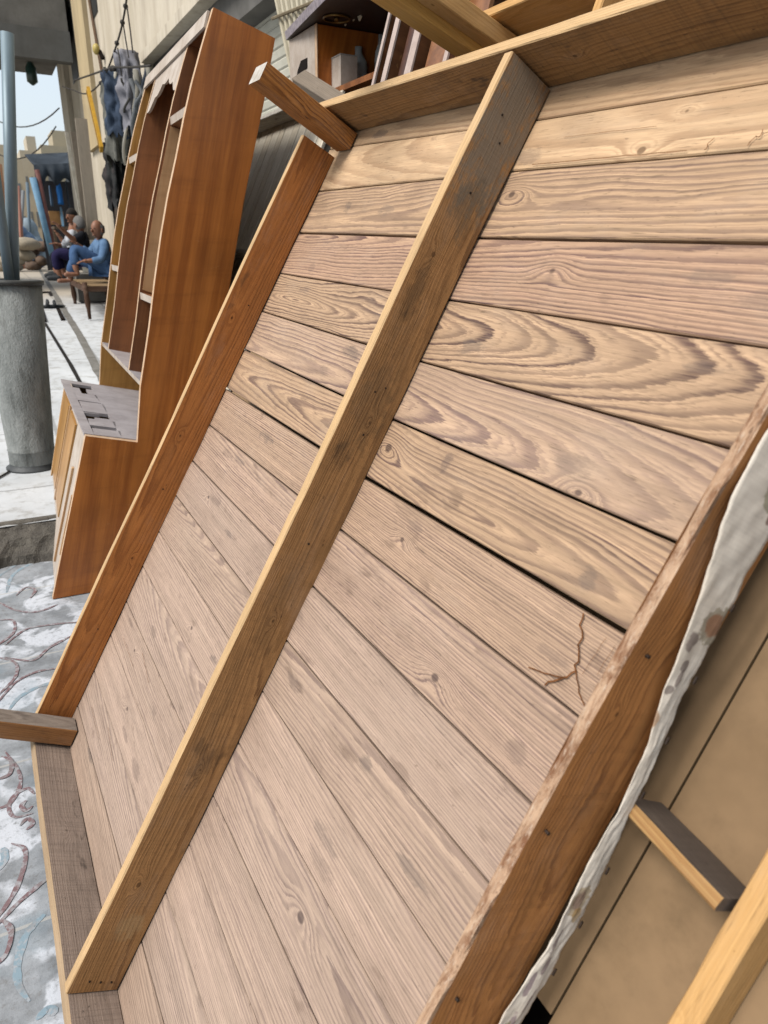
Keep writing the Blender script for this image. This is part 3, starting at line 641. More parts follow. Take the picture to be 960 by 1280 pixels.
def scroll_mat(name, c, fade):
    g = G(name); a = g.noise(g.obj, 55, 5, .7); b = g.noise(g.obj, 12, 4, .6); c3 = g.noise(g.obj, 150, 3, .6)
    col = g.mix(g.f('MULTIPLY', g.ss(a, .45, .62), fade), hx(c), hx('#b4b6ba')); col = g.mix(g.f('MULTIPLY', g.ss(b, .5, .66), .6), col, hx('#8d8c8c')); col = g.mix(g.f('MULTIPLY', g.ss(c3, .6, .7), .4), col, hx('#625d59'))
    return g.done(col, .7, g.bump(a, .3, .002), .3)
pm = pave_mat(); fmx = floor_mat()
# shop floor (lower), risen edge, pavement rising gently along the street, then level to the horizon
XL, XR = -70.0, 14.0
def strip(ys, x0, x1, nx=1):
    vs = []; fs = []
    for (y, z) in ys:
        for k in range(nx + 1): vs.append((x0 + (x1 - x0) * k / nx, y, z))
    for i in range(len(ys) - 1):
        for k in range(nx): a = i * (nx + 1) + k; fs.append([a, a + 1, a + nx + 2, a + nx + 1])
    return vs, fs
v_, f_ = strip([(-30, 0), (0, 0), (3.9, 0)], XL, XR); fmi = [0] * len(f_)
def fl(px, py): return hit(px, py, (0, 0, 0), Vector((0, 0, 1)))
def scroll(pts, w0, w1, mi, lift, off=(0, 0)):
    P = [fl(*p) for p in pts]; dense = []
    for i in range(len(P) - 1):
        p0, p1, p2, p3 = P[max(i - 1, 0)], P[i], P[i + 1], P[min(i + 2, len(P) - 1)]
        for k in range(10):
            t = k / 10; dense.append(.5 * ((2 * p1) + (p2 - p0) * t + (2 * p0 - 5 * p1 + 4 * p2 - p3) * t * t + (3 * p1 - p0 - 3 * p2 + p3) * t ** 3))
    dense.append(P[-1]); n = len(dense) - 1; b0 = len(v_)
    for i, p in enumerate(dense):
        t = dense[min(i + 1, n)] - dense[max(i - 1, 0)]; t.z = 0; t.normalize(); q = i / n
        w = (w0 + (w1 - w0) * q) * (.35 + .65 * min(1, 5 * q, 5 * (1 - q))) * (1 + .35 * noise.noise((p.x * 40, p.y * 40, mi)))
        for sg in (.5, -.5): v_.append((p.x - t.y * w * sg + off[0], p.y + t.x * w * sg + off[1], lift))
    for i in range(n): a = b0 + i * 2; f_.append([a, a + 1, a + 3, a + 2]); fmi.append(mi)
MAU = [[(6, 939), (23, 964), (25, 983), (12, 1005), (-6, 1012)], [(41, 1017), (19, 1022), (11, 1011), (17, 996), (34, 986), (43, 993)], [(41, 1008), (33, 1014), (27, 1008), (33, 1001)], [(14, 1055), (30, 1061), (31, 1080), (19, 1114), (-4, 1150)],
  [(25, 1033), (34, 1024), (41, 1030), (33, 1038)], [(-6, 1160), (19, 1133), (44, 1111), (62, 1097)], [(-10, 748), (19, 763), (47, 765), (72, 756)], [(-4, 776), (16, 776), (17, 791), (-4, 808)], [(6, 807), (31, 788), (59, 782), (98, 778)], [(6, 822), (41, 826), (62, 810), (92, 794)],
  [(-4, 822), (19, 829), (19, 847), (-4, 871)], [(-4, 880), (19, 854), (44, 841), (70, 836)], [(2, 946), (14, 952), (12, 968), (-3, 975)], [(-20, 1215), (6, 1196), (14, 1165), (2, 1150)], [(20, 745), (32, 735), (44, 738), (38, 748)]]
BLU = [[(37, 1252), (23, 1230), (23, 1199), (34, 1167), (56, 1143)], [(8, 741), (19, 716), (58, 696)], [(-8, 725), (20, 706), (50, 690)], [(10, 890), (24, 872), (50, 858), (72, 853)], [(45, 1275), (60, 1262), (70, 1268)], [(-4, 1090), (6, 1075), (4, 1060)]]
for off in ((0, 0), (-.56, .30), (-1.12, -.15), (-1.68, .12)):
    for ci, c in enumerate(MAU): scroll(c, .009, .014, 1, .0019 + .00008 * ci, off)
    for ci, c in enumerate(BLU): scroll(c, .014, .020, 2, .0010 + .00008 * ci, off)
tag(mesh('shop_floor', v_, f_, [fmx, scroll_mat('mauve_scroll', '#84696c', .85), scroll_mat('blue_scroll', '#8fa6b3', .85)], fm=fmi), kind='structure')
v_, f_ = strip([(3.76, .150), (5, .15), (7, pave_z(7)), (9, pave_z(9)), (11, pave_z(11)), (13, pave_z(13)), (40, pave_z(13)), (500, pave_z(13))], XL, XR)
tag(mesh('pavement', v_, f_, pm), kind='structure')
# rough broken riser
vs = []; fs = []; n = 260
rock_m = plain('broken_edge_stone', '#5f5b55', '#7d786f', 14, .95, .15, 0, .9, .012, dirt='#3a3733', dirt_amt=.6)
for k in range(n + 1):
    x = -5 + 8 * k / n
    for j in range(6):
        q = j / 5; yy = 3.58 + .20 * q + .07 * noise.noise((x * 4, q * 3, 1)) * (1 - q) + .030 * noise.noise((x * 13, q * 6, 3)) + .012 * noise.noise((x * 40, q * 9, 3)); zz = -.01 + (.158 + .01) * q ** .75 + .012 * noise.noise((x * 9, q * 5, 7)) * (0 if j == 5 else 1)
        if j == 5: zz = .156 + .003 * noise.noise((x * 8, 0, 0))
        vs.append((x, yy, zz))
    vs.append((x, 3.83, .1535))
for k in range(n):
    for j in range(6): a = k * 7 + j; fs.append([a, a + 1, a + 8, a + 7])
tag(mesh('pavement_kerb', vs, fs, rock_m), kind='structure')
# gutter strip along the pavement + drain frame
def ribbon(name, px_pts, wid, mat, lift=.004):
    pts = [pave(*p) for p in px_pts]; vs = []; fs = []
    dense = []
    for a, b in zip(pts[:-1], pts[1:]):
        m = max(2, int((b - a).length / .25))
        for k in range(m): dense.append(a + (b - a) * k / m)
    dense.append(pts[-1])
    for i, p in enumerate(dense):
        t = (dense[min(i + 1, len(dense) - 1)] - dense[max(0, i - 1)]); t.z = 0; t.normalize(); nrm = Vector((-t.y, t.x, 0)) * wid / 2 * (1 + .35 * noise.noise((p.y * 3, 1, 1)))
        z = pave_z(p.y) + lift
        vs += [(p.x + nrm.x, p.y + nrm.y, z), (p.x - nrm.x, p.y - nrm.y, z)]
    for i in range(len(dense) - 1): a = i * 2; fs.append([a, a + 1, a + 3, a + 2])
    return mesh(name, vs, fs, mat)
tag(ribbon('pavement_gutter', [(130, 478), (100, 420), (74, 378), (50, 338)], .085, plain('gutter_dirt', '#8f8d88', '#76736d', 8, .9, .1, dirt='#5b5853')), kind='structure')
tag(ribbon('pavement_channel', [(110, 497), (88, 456), (56, 404)], .035, plain('dark_channel', '#22201e', '#35322f', 8, .9, .1), .007), kind='structure')
dr = empty('drain_cover', Matrix.Translation(pave(62, 384)), 'dark rectangular drain frame set in the pale pavement beyond the pillar', 'drain cover')
ri = Vector(dr.matrix_world.translation)
corners = [pave(48, 367), pave(62, 366), pave(79, 401), pave(56, 403)]
mb = MB()
for a, b in ((0, 1), (1, 2), (3, 0)): mb.bar(corners[a] - ri + Vector((0, 0, .012)), corners[b] - ri + Vector((0, 0, .012)), .05, .03)
mb.build('frame', M['dark'], dr)
# black sandal
sp = pave(65, 385); sd = empty('sandal', Matrix.Translation(sp), 'black sandal lying on the pale pavement by the drain frame', 'sandal')
rub = plain('black_rubber', '#1b1f22', '#2c3136', 30, .6, .3)
mb = MB(); mb.ball((0, 0, .028), (.20, .085, .022), 16); mb.build('sole', rub, sd, True)
mb = MB(); mb.tube([(-.06, -.085, .03), (-.05, -.06, .085), (-.05, 0, .11), (-.05, .06, .085), (-.06, .085, .03)], .022, 8); mb.tube([(.05, -.08, .03), (.04, -.05, .075), (.04, 0, .095), (.04, .05, .075), (.05, .08, .03)], .022, 8); mb.build('strap', rub, sd, True)

# ================================================================== PILLAR DRUM WITH STEEL POLES
pb = pave(42, 583); pil = empty('pipe_drum', Matrix.Translation(pb), 'tall grey metal drum with flared rim and foot standing on the pavement edge', 'drum')
pt = atY(11, 350, pb.y + .02)
def lathe(prof, axis0, axis1, n=40):
    ax = (axis1 - axis0); L = ax.length; ax.normalize(); a = ax.orthogonal().normalized(); c = ax.cross(a); vs = []; fs = []
    for (r, h) in prof:
        for k in range(n): th = 2 * math.pi * k / n; vs.append(axis0 + ax * h * L + (a * math.cos(th) + c * math.sin(th)) * r)
    for i in range(len(prof) - 1):
        for k in range(n): k2 = (k + 1) % n; fs.append([i * n + k, i * n + k2, (i + 1) * n + k2, (i + 1) * n + k])
    return vs, fs
drum_m = plain('weathered_drum', '#858a88', '#a0a4a2', 11, .85, .2, .0, .7, .008, (1, 1, .6), '#565855', .75)
wpx = (pb - CAM).length / FPX * 1.06
ax1 = pt - pb; rt_, rb_ = .172, .132
v_, f_ = lathe([(rb_, .0), (rb_, .10), (rb_ * 1.03, .105), (rb_, .11), (rb_ + (rt_ - rb_) * .4, .4), (rt_, .985), (rt_ - .008, .985), (rt_ - .008, .90)], Vector((0, 0, 0)), ax1)
mesh('barrel', v_, f_, drum_m, pil, True)
v_, f_ = lathe([(rt_ - .01, .985), (rt_ + .012, .978), (rt_ + .014, 1.0), (rt_ - .014, 1.004), (rt_ - .014, .985)], Vector((0, 0, 0)), ax1); mesh('rim', v_, f_, plain('dark_rim', '#4c4d4c', '#5b5c5a', 20, .6, .4, .4), pil, True)
v_, f_ = lathe([(rb_, .03), (rb_ + .006, .012), (rb_ + .022, .006), (rb_ + .022, -.004), (rb_, -.004)], Vector((0, 0, 0)), ax1); mesh('foot_ring', v_, f_, plain('dark_foot', '#45484a', '#5a5d5e', 20, .6, .4, .4), pil, True)
v_, f_ = lathe([(rt_ - .01, .93), (.0005, .93)], Vector((0, 0, 0)), ax1); mesh('filling', v_, f_, plain('cement_fill', '#77746e', '#64615c', 12, .9), pil)
pole_m = plain('grey_blue_pole', '#7d929e', '#8fa2ab', 4, .5, .4, .3, .1, .002, (1, 1, .3), '#6a7075', .3)
c0 = atY(17, 352, pb.y); c1 = atY(9, 41, pb.y); mb = MB(); mb.tube([c0 + (c0 - c1).normalized() * .045, c1], [.033, .033], 20)
tag(mb.build('steel_pole', pole_m, None, True), 'upright grey steel pole rising out of the drum, taller and straighter of the two', 'pole')
c0 = atY(12, 352, pb.y - .05); c1 = atY(-30, 40, pb.y - .10); mb = MB(); mb.tube([c0 + (c0 - c1).normalized() * .04, c1], .027, 20)
tag(mb.build('steel_pole', pole_m, None, True), 'slanting steel pole leaning out of the drum, cut by the left edge', 'pole')
wire_m = plain('dark_cable', '#35322f', '#45413c', 30, .7, .2)
mb = MB(); mb.tube([pave(22, 560), pave(20, 578), pave(10, 592), pave(-14, 606)], .006, 6)
for v in mb.v: v.z += .008
tag(mb.build('cable', wire_m, None, True), 'thin dark cable lying loose on the pavement by the drum foot', 'cable')

# ================================================================== SHOP FRONT, BUILDING
WX = 1.95
bw = empty('shop_building', Matrix.Translation((WX, 9, 0)), 'worn beige shop building running along the street with a concrete lintel', 'building')
org = Vector((WX, 9, 0))
plaster = plain('stained_plaster', '#e0d6c3', '#c9bea9', 1.6, .9, .15, 0, .4, .006, (1, 1, .45), '#7f7362', .5, 7)
plaster2 = plain('yellowed_plaster', '#d2bf98', '#bba988', 2.0, .9, .15, 0, .4, .006, (1, 1, .3), '#75684f', .5, 7)
conc = plain('grey_concrete', '#85837e', '#75736e', 3, .9, .15, 0, .3, .004, dirt='#5c5954')
LZ = 3.36
def bbox(name, x0, x1, y0, y1, z0, z1, mat, par=bw, o=org):
    mb = MB(); mb.box(Vector(((x0 + x1) / 2, (y0 + y1) / 2, (z0 + z1) / 2)) - o, (x1 - x0, y1 - y0, z1 - z0)); return mb.build(name, mat, par)
bbox('wall', WX, WX + .5, 9.6, 17.6, 0, LZ + .12, plaster)
bbox('wall', WX, WX + .5, -2, 17.6, LZ + .12, 9, plaster)
bbox('lintel', WX - .03, WX + .42, -2, 9.62, LZ + .02, LZ + .117, plaster)
bbox('shutter_box', WX + .10, WX + .45, -2, 9.58, LZ - .24, LZ + .016, plain('box_grey', '#6d6b67', '#5d5b57', 3, .8, dirt='#4a4845'))
bbox('recess_wall', WX + .55, WX + .7, -2, 9.6, 0, LZ, M['dark'])
bbox('pilaster', WX - .07, WX - .002, 13.4, 14.6, 2.9, 9, plaster2); bbox('pilaster', WX - .09, WX - .002, 16.6, 17.62, .4, 9, plaster)
for (y0, y1, z0, z1) in ((12.4, 13.0, 4.5, 5.6), (15.2, 16.0, 4.15, 5.2)):
    bbox('window', WX - .012, WX - .004, y0, y1, z0, z1, plain('dark_window', '#2c2e2e', '#3d3f3d', 3, .5))
mb = MB(); mb.tube([Vector((WX - .03, 13.1, 5.2)) - org, Vector((WX - .03, 12.4, 3.6)) - org, Vector((WX - .03, 12.1, 2.9)) - org], .02, 6); mb.build('rust_pipe', plain('rust_pipe', '#6f5236', '#5c4632', 5), bw)
# roller shutter
sh = empty('roller_shutter', Matrix.Translation((WX + .28, 4, .1)), 'white slatted roller shutter under the grey shutter box', 'shutter')
vs = []; fs = []; zs = []; z = 0.0
while z < LZ - .26:
    zs += [(z, 0), (z + .012, .010), (z + .060, .014), (z + .072, .004)]; z += .075
for (z, d) in zs: vs += [(-d, -4.5, z), (-d, 5.55, z)]
for i in range(len(zs) - 1): a = i * 2; fs.append([a, a + 1, a + 3, a + 2])
mesh('curtain', vs, fs, plain('shutter_white', '#cfcdbf', '#bcbaab', 2, .6, .3, dirt='#8d8a7c', dirt_amt=.3), sh)

# folding gate
gx = 1.55; ga = empty('folding_gate', Matrix.Translation((gx, 4.2, 0)), 'cream folding lattice gate of thin bars behind the cupboard top', 'gate'); go = Vector((gx, 4.2, 0))
gate_m = plain('cream_paint', '#d8d0b8', '#c5bca3', 8, .6, .3, dirt='#8f8570', dirt_amt=.3)
barx = [(344, 371), (351, 375), (357, 380), (364, 386), (371, 390), (377, 394), (384, 399), (391, 404), (398, 410)]
for a, b in barx:
    p = atX(a, -10, gx); q = atX(b, 118, gx); d = q - p; mb = MB(); mb.bar(p - go - d * .35, q - go + d * 2.0, .022, .018, up=(1, 0, 0)); mb.build('bar', gate_m, ga)
for (a, b) in (((415, 30), (402, -20)), ((402, 34), (424, -20)), ((436, 30), (420, -20)), ((424, 30), (446, -20)), ((454, 24), (440, -20)), ((444, 24), (464, -20))):
    p = atX(*a, gx); q = atX(*b, gx); mb = MB(); mb.bar(p - go - Vector((.012, 0, 0)), q - go - Vector((.012, 0, 0)), .024, .006, up=(1, 0, 0)); mb.build('cross_bar', gate_m, ga)
p = atX(345, 24, gx); q = atX(400, 2, gx); mb = MB(); mb.tube([p - go - Vector((.02, 0, 0)), q - go - Vector((.02, 0, 0))], .008, 6); mb.build('rod', plain('rust_rod', '#8b7d62', '#70634c', 20), ga)

# ================================================================== CUPBOARD BEHIND THE TABLES
cx = 1.42; c_tl = atX(362, 50, cx); cz = c_tl.z; cy1 = c_tl.y; cy0 = 1.9
cb = empty('tv_cupboard', Matrix.Translation((cx, cy1, 0)), 'old cupboard with marbled top slab and broken white door standing behind the tables', 'cupboard'); co = Vector((cx, cy1, 0))
mar = plain('marbled_edge', '#b3a8ae', '#7e737c', 60, .4, .4, 0, .1, .002, dirt='#d5ccd0', dirt_amt=.6)
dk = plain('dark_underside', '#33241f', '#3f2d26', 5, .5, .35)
# bow-fronted slab
n = 24; vs = []; fs = []; yN = cy0 - .2
for k in range(n + 1):
    q = k / n; y = cy1 + .02 + (yN - cy1) * q; bow = .01 + .16 * min(1.0, q * 1.6) - .05 * q * q
    for (x, z) in ((cx - bow, cz + .002), (cx + .44, cz + .002), (cx + .44, cz + .034), (cx - bow - .006, cz + .034)): vs.append(Vector((x, y, z)) - co)
fm = []
for k in range(n):
    a = k * 4
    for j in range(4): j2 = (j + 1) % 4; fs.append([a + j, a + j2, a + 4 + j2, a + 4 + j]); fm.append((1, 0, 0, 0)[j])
fs += [[0, 1, 2, 3], [n * 4 + j for j in range(4)]]; fm += [0, 0]
mesh('top_slab', vs, fs, [mar, dk], cb, False, fm)
dv = atX(395, 40, cx).y; oe = atX(476, 30, cx).y
bbox('door_panel', cx - .002, cx + .014, dv + .012, cy1, .3, cz - .002, v_white, cb, co)
hp = [atX(*p, cx - .004) for p in ((370, 100), (372, 88), (376, 76), (384, 72), (384, 85), (377, 91), (373, 102))]
mesh('broken_hole', [p - co for p in hp] + [p - co + Vector((.004, 0, 0)) for p in hp], [list(range(7)), list(range(7, 14))] + [[i, (i + 1) % 7, 7 + (i + 1) % 7, 7 + i] for i in range(7)], M['dark'], cb)
bbox('divider', cx + .002, cx + .40, dv - .006, dv + .011, .3, cz - .003, v_side, cb, co)
mb = MB(); mb.box(Vector((cx + .0, dv - .001, (cz + .3) / 2)) - co, (.004, .022, cz - .304)); mb.build('divider_edge', v_edge, cb)
bbox('back_sheet', cx + .41, cx + .424, cy0 - .2, cy1, .3, cz - .004, M['dark'], cb, co)
bbox('side_panel', cx + .015, cx + .40, cy1 - .02, cy1 - .002, .3, cz - .003, v_in, cb, co)
bbox('side_panel', cx, cx + .40, cy0 - .19, cy0 - .17, .3, cz - .003, v_in, cb, co)
shz0 = atX(450, 122, cx + .20).z
bbox('shelf', cx + .012, cx + .40, cy0 - .168, dv - .008, shz0 - .022, shz0 - .001, v_in, cb, co)
bbox('plinth', cx + .02, cx + .42, cy0 - .2, cy1, 0, .296, v_in, cb, co)
bbox('lintel_rail', cx + .38, cx + .405, cy0 - .165, dv - .01, cz - .05, cz - .006, v_edge, cb, co)
rp = hit(421, 22, (0, 0, cz), Vector((0, 0, 1))) - co
mb = MB(); mb.tube([rp + Vector((.055 * math.cos(t), .055 * math.sin(t), -.004)) for t in [2 * math.pi * k / 28 for k in range(29)]], .0045, 8); mb.tube([rp + Vector((0, 0, .001)), rp + Vector((0, 0, -.012))], .012, 12)
mb.build('brass_ring', plain('brass', '#9a7a45', '#7c6034', 20, .4, .5, .8), cb, True)
glass = G('frosted_glass'); glass.b.inputs['Transmission Weight'].default_value = .35; gm_ = glass.done(hx('#d2d8d8'), .25, None, .5)
jx = cx + .20; shz = atX(450, 122, cx + .20).z
jp = atX(452, 85, jx)
for k, (dy, hh, w_) in enumerate(((.03, .20, .08), (-.05, .24, .055))):
    o = MB(); r_ = w_ / 2; base = Vector((jx + .07 * k, jp.y + dy, shz))
    v_, f_ = lathe([(.001, 0), (r_, 0), (r_, .62), (r_ * .92, .72), (r_ * .45, .86), (r_ * .45, 1.0), (r_ * .38, 1.0), (r_ * .38, .86)], Vector((0, 0, 0)), Vector((0, 0, hh)), 20)
    ob = mesh('glass_jar', v_, f_, gm_, None, True, None, Matrix.Translation(base))
    tag(ob, ('wide frosted glass jar on the shelf inside the old cupboard', 'slim taller frosted glass jar beside the wide one in the old cupboard')[k], 'jar')
box_ = empty('cardboard_box', Matrix.Translation((jx - .09, jp.y - .01, shz)), 'small pale box in front of the jars in the old cupboard', 'box')
mb = MB(); mb.box((0, 0, .07), (.08, .10, .14)); mb.build('carton', v_white, box_); mb = MB(); mb.box((0, 0, .1425), (.084, .104, .004)); mb.build('lid', plain('pale_lid', '#b8b6b0', '#a5a39c', 20), box_)

v_dk = vene('dark_brown_board', '#7d5234', '#5f3c25', 11); v_dk2 = vene('mid_brown_board', '#a06c42', '#7f5230', 12)
# second leaning shelf unit (pinkish edges), behind the yellow leg
sl2 = R_(16); sw = Vector((math.sin(sl2), 0, math.cos(sl2))); sn = Vector((-math.cos(sl2), 0, math.sin(sl2)))
X2 = 1.24
p1 = atX(470, 70, X2)
s2M = basis((0, -1, 0), sw, sn, Vector((X2 - math.tan(sl2) * p1.z, p1.y, 0.02))); s2i = s2M.inverted()
u2 = empty('bookcase', s2M, 'leaning brown bookcase with pinkish white front edges, between pine leg and old cupboard', 'bookcase')
pink = plain('pinkish_board', '#cbb9b0', '#b9a69d', 14, .7, .25, dirt='#a08c84', dirt_amt=.3)
topw = p1.z / math.cos(sl2) + .42
def on2(px, py): return s2i @ hit(px, py, s2M.translation, sn)
for (px, wd, fw) in ((473, .016, .016), (485, .030, .030), (513, .040, .040), (556, .02, .02)):
    x0 = on2(px, 75).x
    mb = MB(); mb.box((x0, topw / 2, -.002), (fw, topw, .006)); mb.build('front_edge', pink, u2)
    mb = MB(); mb.box((x0 + fw / 2 - .010, topw / 2, -.17), (.018, topw, .33)); mb.build('divider', v_dk, u2)
bl_ = on2(465, 75).x; br_ = on2(585, 75).x; bm_ = (bl_ + br_) / 2; bw_ = br_ - bl_
mb = MB(); mb.box((bm_, topw / 2, -.342), (bw_, topw, .008)); mb.build('back_sheet', v_dk, u2)
for w in (.1, .8, topw - .02):
    mb = MB(); mb.box((bm_, w, -.175), (bw_ - .02, .018, .32)); mb.build('shelf', v_dk, u2)
x0, x1 = on2(495, 75).x, on2(508, 75).x
mb = MB(); mb.box(((x0 + x1) / 2, topw / 2, -.03), (x1 - x0 + .02, topw - .02, .012)); mb.build('door', vene('dark_door', '#5b3722', '#482a19', 8), u2)
x0, x1 = on2(524, 75).x, on2(583, 75).x
mb = MB(); mb.box(((x0 + x1) / 2, topw / 2, -.03), (x1 - x0, topw - .02, .012)); mb.build('door', v_dk2, u2)

# ================================================================== LEANING BOARDS, HANGING THINGS ON THE WALL
def leanboard(name, pxs, Y, wid, th, mat, label, cat, group=None, seed=0):
    a = atY(*pxs[0], Y); b = atY(*pxs[1], Y); o = lumber(name, None, b, a, (1, 0, 0), wid, th, mat, .002, seed); return tag(o, label, cat, group)
bl = wood('bleached_board', '#b7ac9b', '#968a79', .008, (.02, -.05), (0, .01), (), .5, .008, grime=.35, grime_col='#75695b', seed=95)
leanboard('board', ((101, 148), (118, 300)), 12.6, .17, .03, bl, 'wide bleached board leaning on the wall behind the man in blue', 'board', 'boards leaning on the wall', 1)
leanboard('board', ((83, 165), (107, 300)), 13.2, .05, .03, plain('white_batten', '#cfcabd', '#b5af9f', 8), 'thin white batten leaning at the street end of the wall', 'board', 'boards leaning on the wall', 2)
leanboard('board', ((92, 165), (110, 300)), 13.0, .09, .03, wood('grey_board', '#8f8577', '#6f6558', .008, (.02, -.05), (0, .01), (), .5, .008, grime=.35, seed=96), 'narrow grey board between the white batten and the bleached board', 'board', 'boards leaning on the wall', 3)
dpn = empty('shop_door', Matrix.Translation((WX - .1, 11.2, pave_z(11.2))), 'dark weathered wooden shop door behind the seated men', 'door')
mb = MB(); mb.box((0, .0, 1.2), (.05, 1.9, 2.4)); mb.build('leaf', plain('dark_brown_door', '#574b3f', '#463b31', 4, .8, .2, dirt='#2f2822'), dpn)
mb = MB(); mb.box((-.03, -.35, 1.2), (.02, .07, 2.36)); mb.box((-.03, .93, 1.2), (.02, .06, 2.38)); mb.build('stile', plain('black_stile', '#26221f', '#332d29', 6), dpn)
lv = empty('spirit_level', Matrix.Translation(atX(118, 150, WX - .42)), 'yellow spirit level hanging on the wall under the cables', 'level'); lo = lv.matrix_world.translation.copy()
a = atX(110, 112, WX - .42) - lo; b = atX(127, 187, WX - .42) - lo
ymat = plain('yellow_paint', '#d7a520', '#c4921a', 15, .5, .4)
mb = MB(); mb.bar(a, b, .10, .04, up=(1, 0, 0)); mb.build('bar', ymat, lv)
mb = MB(); mb.bar(a * .97 + b * .03 + Vector((-.024, 0, 0)), b * .97 + a * .03 + Vector((-.024, 0, 0)), .03, .006, up=(1, 0, 0)); mb.build('groove', plain('level_groove', '#9c7414', '#8a6612', 15), lv)

def hang_cloth(name, x_px, y0, y1, X, wid, mat, label, seed, folds=5, depth=.10):
    t = atX(x_px[0], y0, X); b = atX(x_px[1], y1, X); h = t.z - b.z; vs = []; fs = []; nu, nv = 36, 26
    for j in range(nv + 1):
        q = j / nv; c = t + (b - t) * q; w = wid * (.45 + .55 * min(1, q * 2.2)) * (1 + .12 * noise.noise((q * 4, seed, 0)))
        for i in range(nu):
            th = 2 * math.pi * i / nu; fold = 1 + .26 * math.sin(th * folds + seed + 1.2 * q) + .45 * noise.noise((math.cos(th) * 2 + seed, math.sin(th) * 2, q * 5)) + .2 * noise.noise((math.cos(th) * 5 + seed, math.sin(th) * 5, q * 11))
            sag = .22 * h * noise.noise((math.cos(th) * 2.2 + seed, math.sin(th) * 2.2, 5)) * q * q + .05 * h * noise.noise((th * 3, seed, q * 5)) * q
            vs.append(Vector((c.x - depth * .6 + math.cos(th) * depth * fold * .5, c.y + math.sin(th) * w * .5 * fold, c.z + sag)) - t)
    for j in range(nv):
        for i in range(nu): i2 = (i + 1) % nu; fs.append([j * nu + i, j * nu + i2, (j + 1) * nu + i2, (j + 1) * nu + i])
    fs.append(list(range(nu)))
    o = mesh(name, vs, fs, mat, None, True, None, Matrix.Translation(t)); return tag(o, label, 'cloth', 'cloths hanging on the shop wall')
hang_cloth('hanging_cloth', (173, 184), 66, 160, WX - .08, .42, plain('grey_satin', '#8b8b93', '#63646d', 7, .6, .3), 'pale grey cloth bundle hanging highest on the shop wall', 1, 6, .22)
hang_cloth('hanging_cloth', (158, 164), 92, 172, WX - .10, .46, plain('navy_rag', '#4a586c', '#303a4a', 5, .9, .1, dirt='#56606c'), 'dark navy cloth hanging between the grey rags', 2, 5, .24)
hang_cloth('hanging_cloth', (158, 166), 100, 205, WX - .06, .50, plain('grey_rag', '#8a8a82', '#5c5d58', 4, .9, .1, dirt='#45464a'), 'ragged grey green cloth hanging beside the yellow level', 3, 7, .26)
hang_cloth('hanging_cloth', (152, 158), 180, 262, WX - .12, .5, plain('dark_rag', '#3c3d3d', '#27292b', 6, .9, .1, dirt='#6a5a58'), 'lowest dark cloth hanging beside the shelf unit edge', 4, 5, .2)
# cables on the wall
def cable(pts, r, label, X=WX - .34, knots=()):
    P = [atX(px, py, X) for px, py in pts]
    # smooth through the points
    dense = []
    for i in range(len(P) - 1):
        p0, p1, p2, p3 = P[max(i - 1, 0)], P[i], P[i + 1], P[min(i + 2, len(P) - 1)]
        for k in range(8):
            t = k / 8; dense.append(.5 * ((2 * p1) + (p2 - p0) * t + (2 * p0 - 5 * p1 + 4 * p2 - p3) * t * t + (3 * p1 - p0 - 3 * p2 + p3) * t ** 3))
    dense.append(P[-1]); mb = MB(); mb.tube(dense, r, 6)
    for kx, ky in knots: mb.ball(atX(kx, ky, X), r * 2.6, 8)
    return tag(mb.build('wall_cable', wire_m, None, True), label, 'cable', 'cables strung on the shop wall')
cable([(158, -12), (157, 8), (147, 52), (128, 100), (108, 117), (90, 112), (78, 108)], .010, 'main dark cable running down the wall and sagging behind the yellow level', knots=((157, 8), (153, 28), (146, 54), (126, 104)))
cable([(92, 101), (118, 92), (139, 85), (165, 84), (188, 82)], .011, 'near level dark cable with a taped joint crossing the wall', X=WX - .36, knots=((139, 86), (141, 85), (143, 86)))
cable([(159, 10), (163, 40), (166, 66)], .007, 'thin cable dropping from the junction to the pale grey cloth')
cable([(154, 30), (158, 55), (161, 72)], .007, 'thin inner cable dropping beside the pale grey cloth', X=WX - .33)
cable([(147, 60), (150, 78), (152, 95)], .007, 'short thin cable dropping to the navy cloth', X=WX - .33)
rc = random.Random(5)
cord_cols = ('#6b6f72', '#8d8a80', '#3d434c', '#9a6a62', '#c0bcb0', '#4b4a46')
for k in range(14):
    x0 = rc.uniform(126, 186); y0 = rc.uniform(84, 104); L = rc.uniform(50, 130); X_ = WX - rc.uniform(.16, .30); pts = []
    for i in range(14):
        t = i / 13; pts.append(atX(x0 + t * L * .12 + 4 * math.sin(t * 7 + k) * t, y0 + L * t, X_) + Vector((.03 * math.sin(t * 9 + k), 0, 0)))
    mb = MB(); mb.tube(pts, rc.uniform(.012, .032), 6)
    tag(mb.build('rope', plain('cord_%d' % k, cord_cols[k % 6], None, 20, .85, .1), None, True), 'one of the tangled ropes hanging among the rags on the shop wall', 'rope', 'ropes among the hanging rags')
lamp = empty('wall_lamp', Matrix.Translation(atX(124, 62, WX - .06)), 'small yellowish wall lamp on the plaster above the cables', 'lamp')
mb = MB(); mb.ball((-.04, 0, 0), (.05, .07, .07), 14); mb.build('bulb', plain('cream_shade', '#c9b565', '#b5a05a', 10, .5), lamp, True); mb = MB(); mb.tube([(.03, -.06, -.12), (0, -.02, -.02)], .03, 8); mb.build('bracket', M['dark'], lamp)

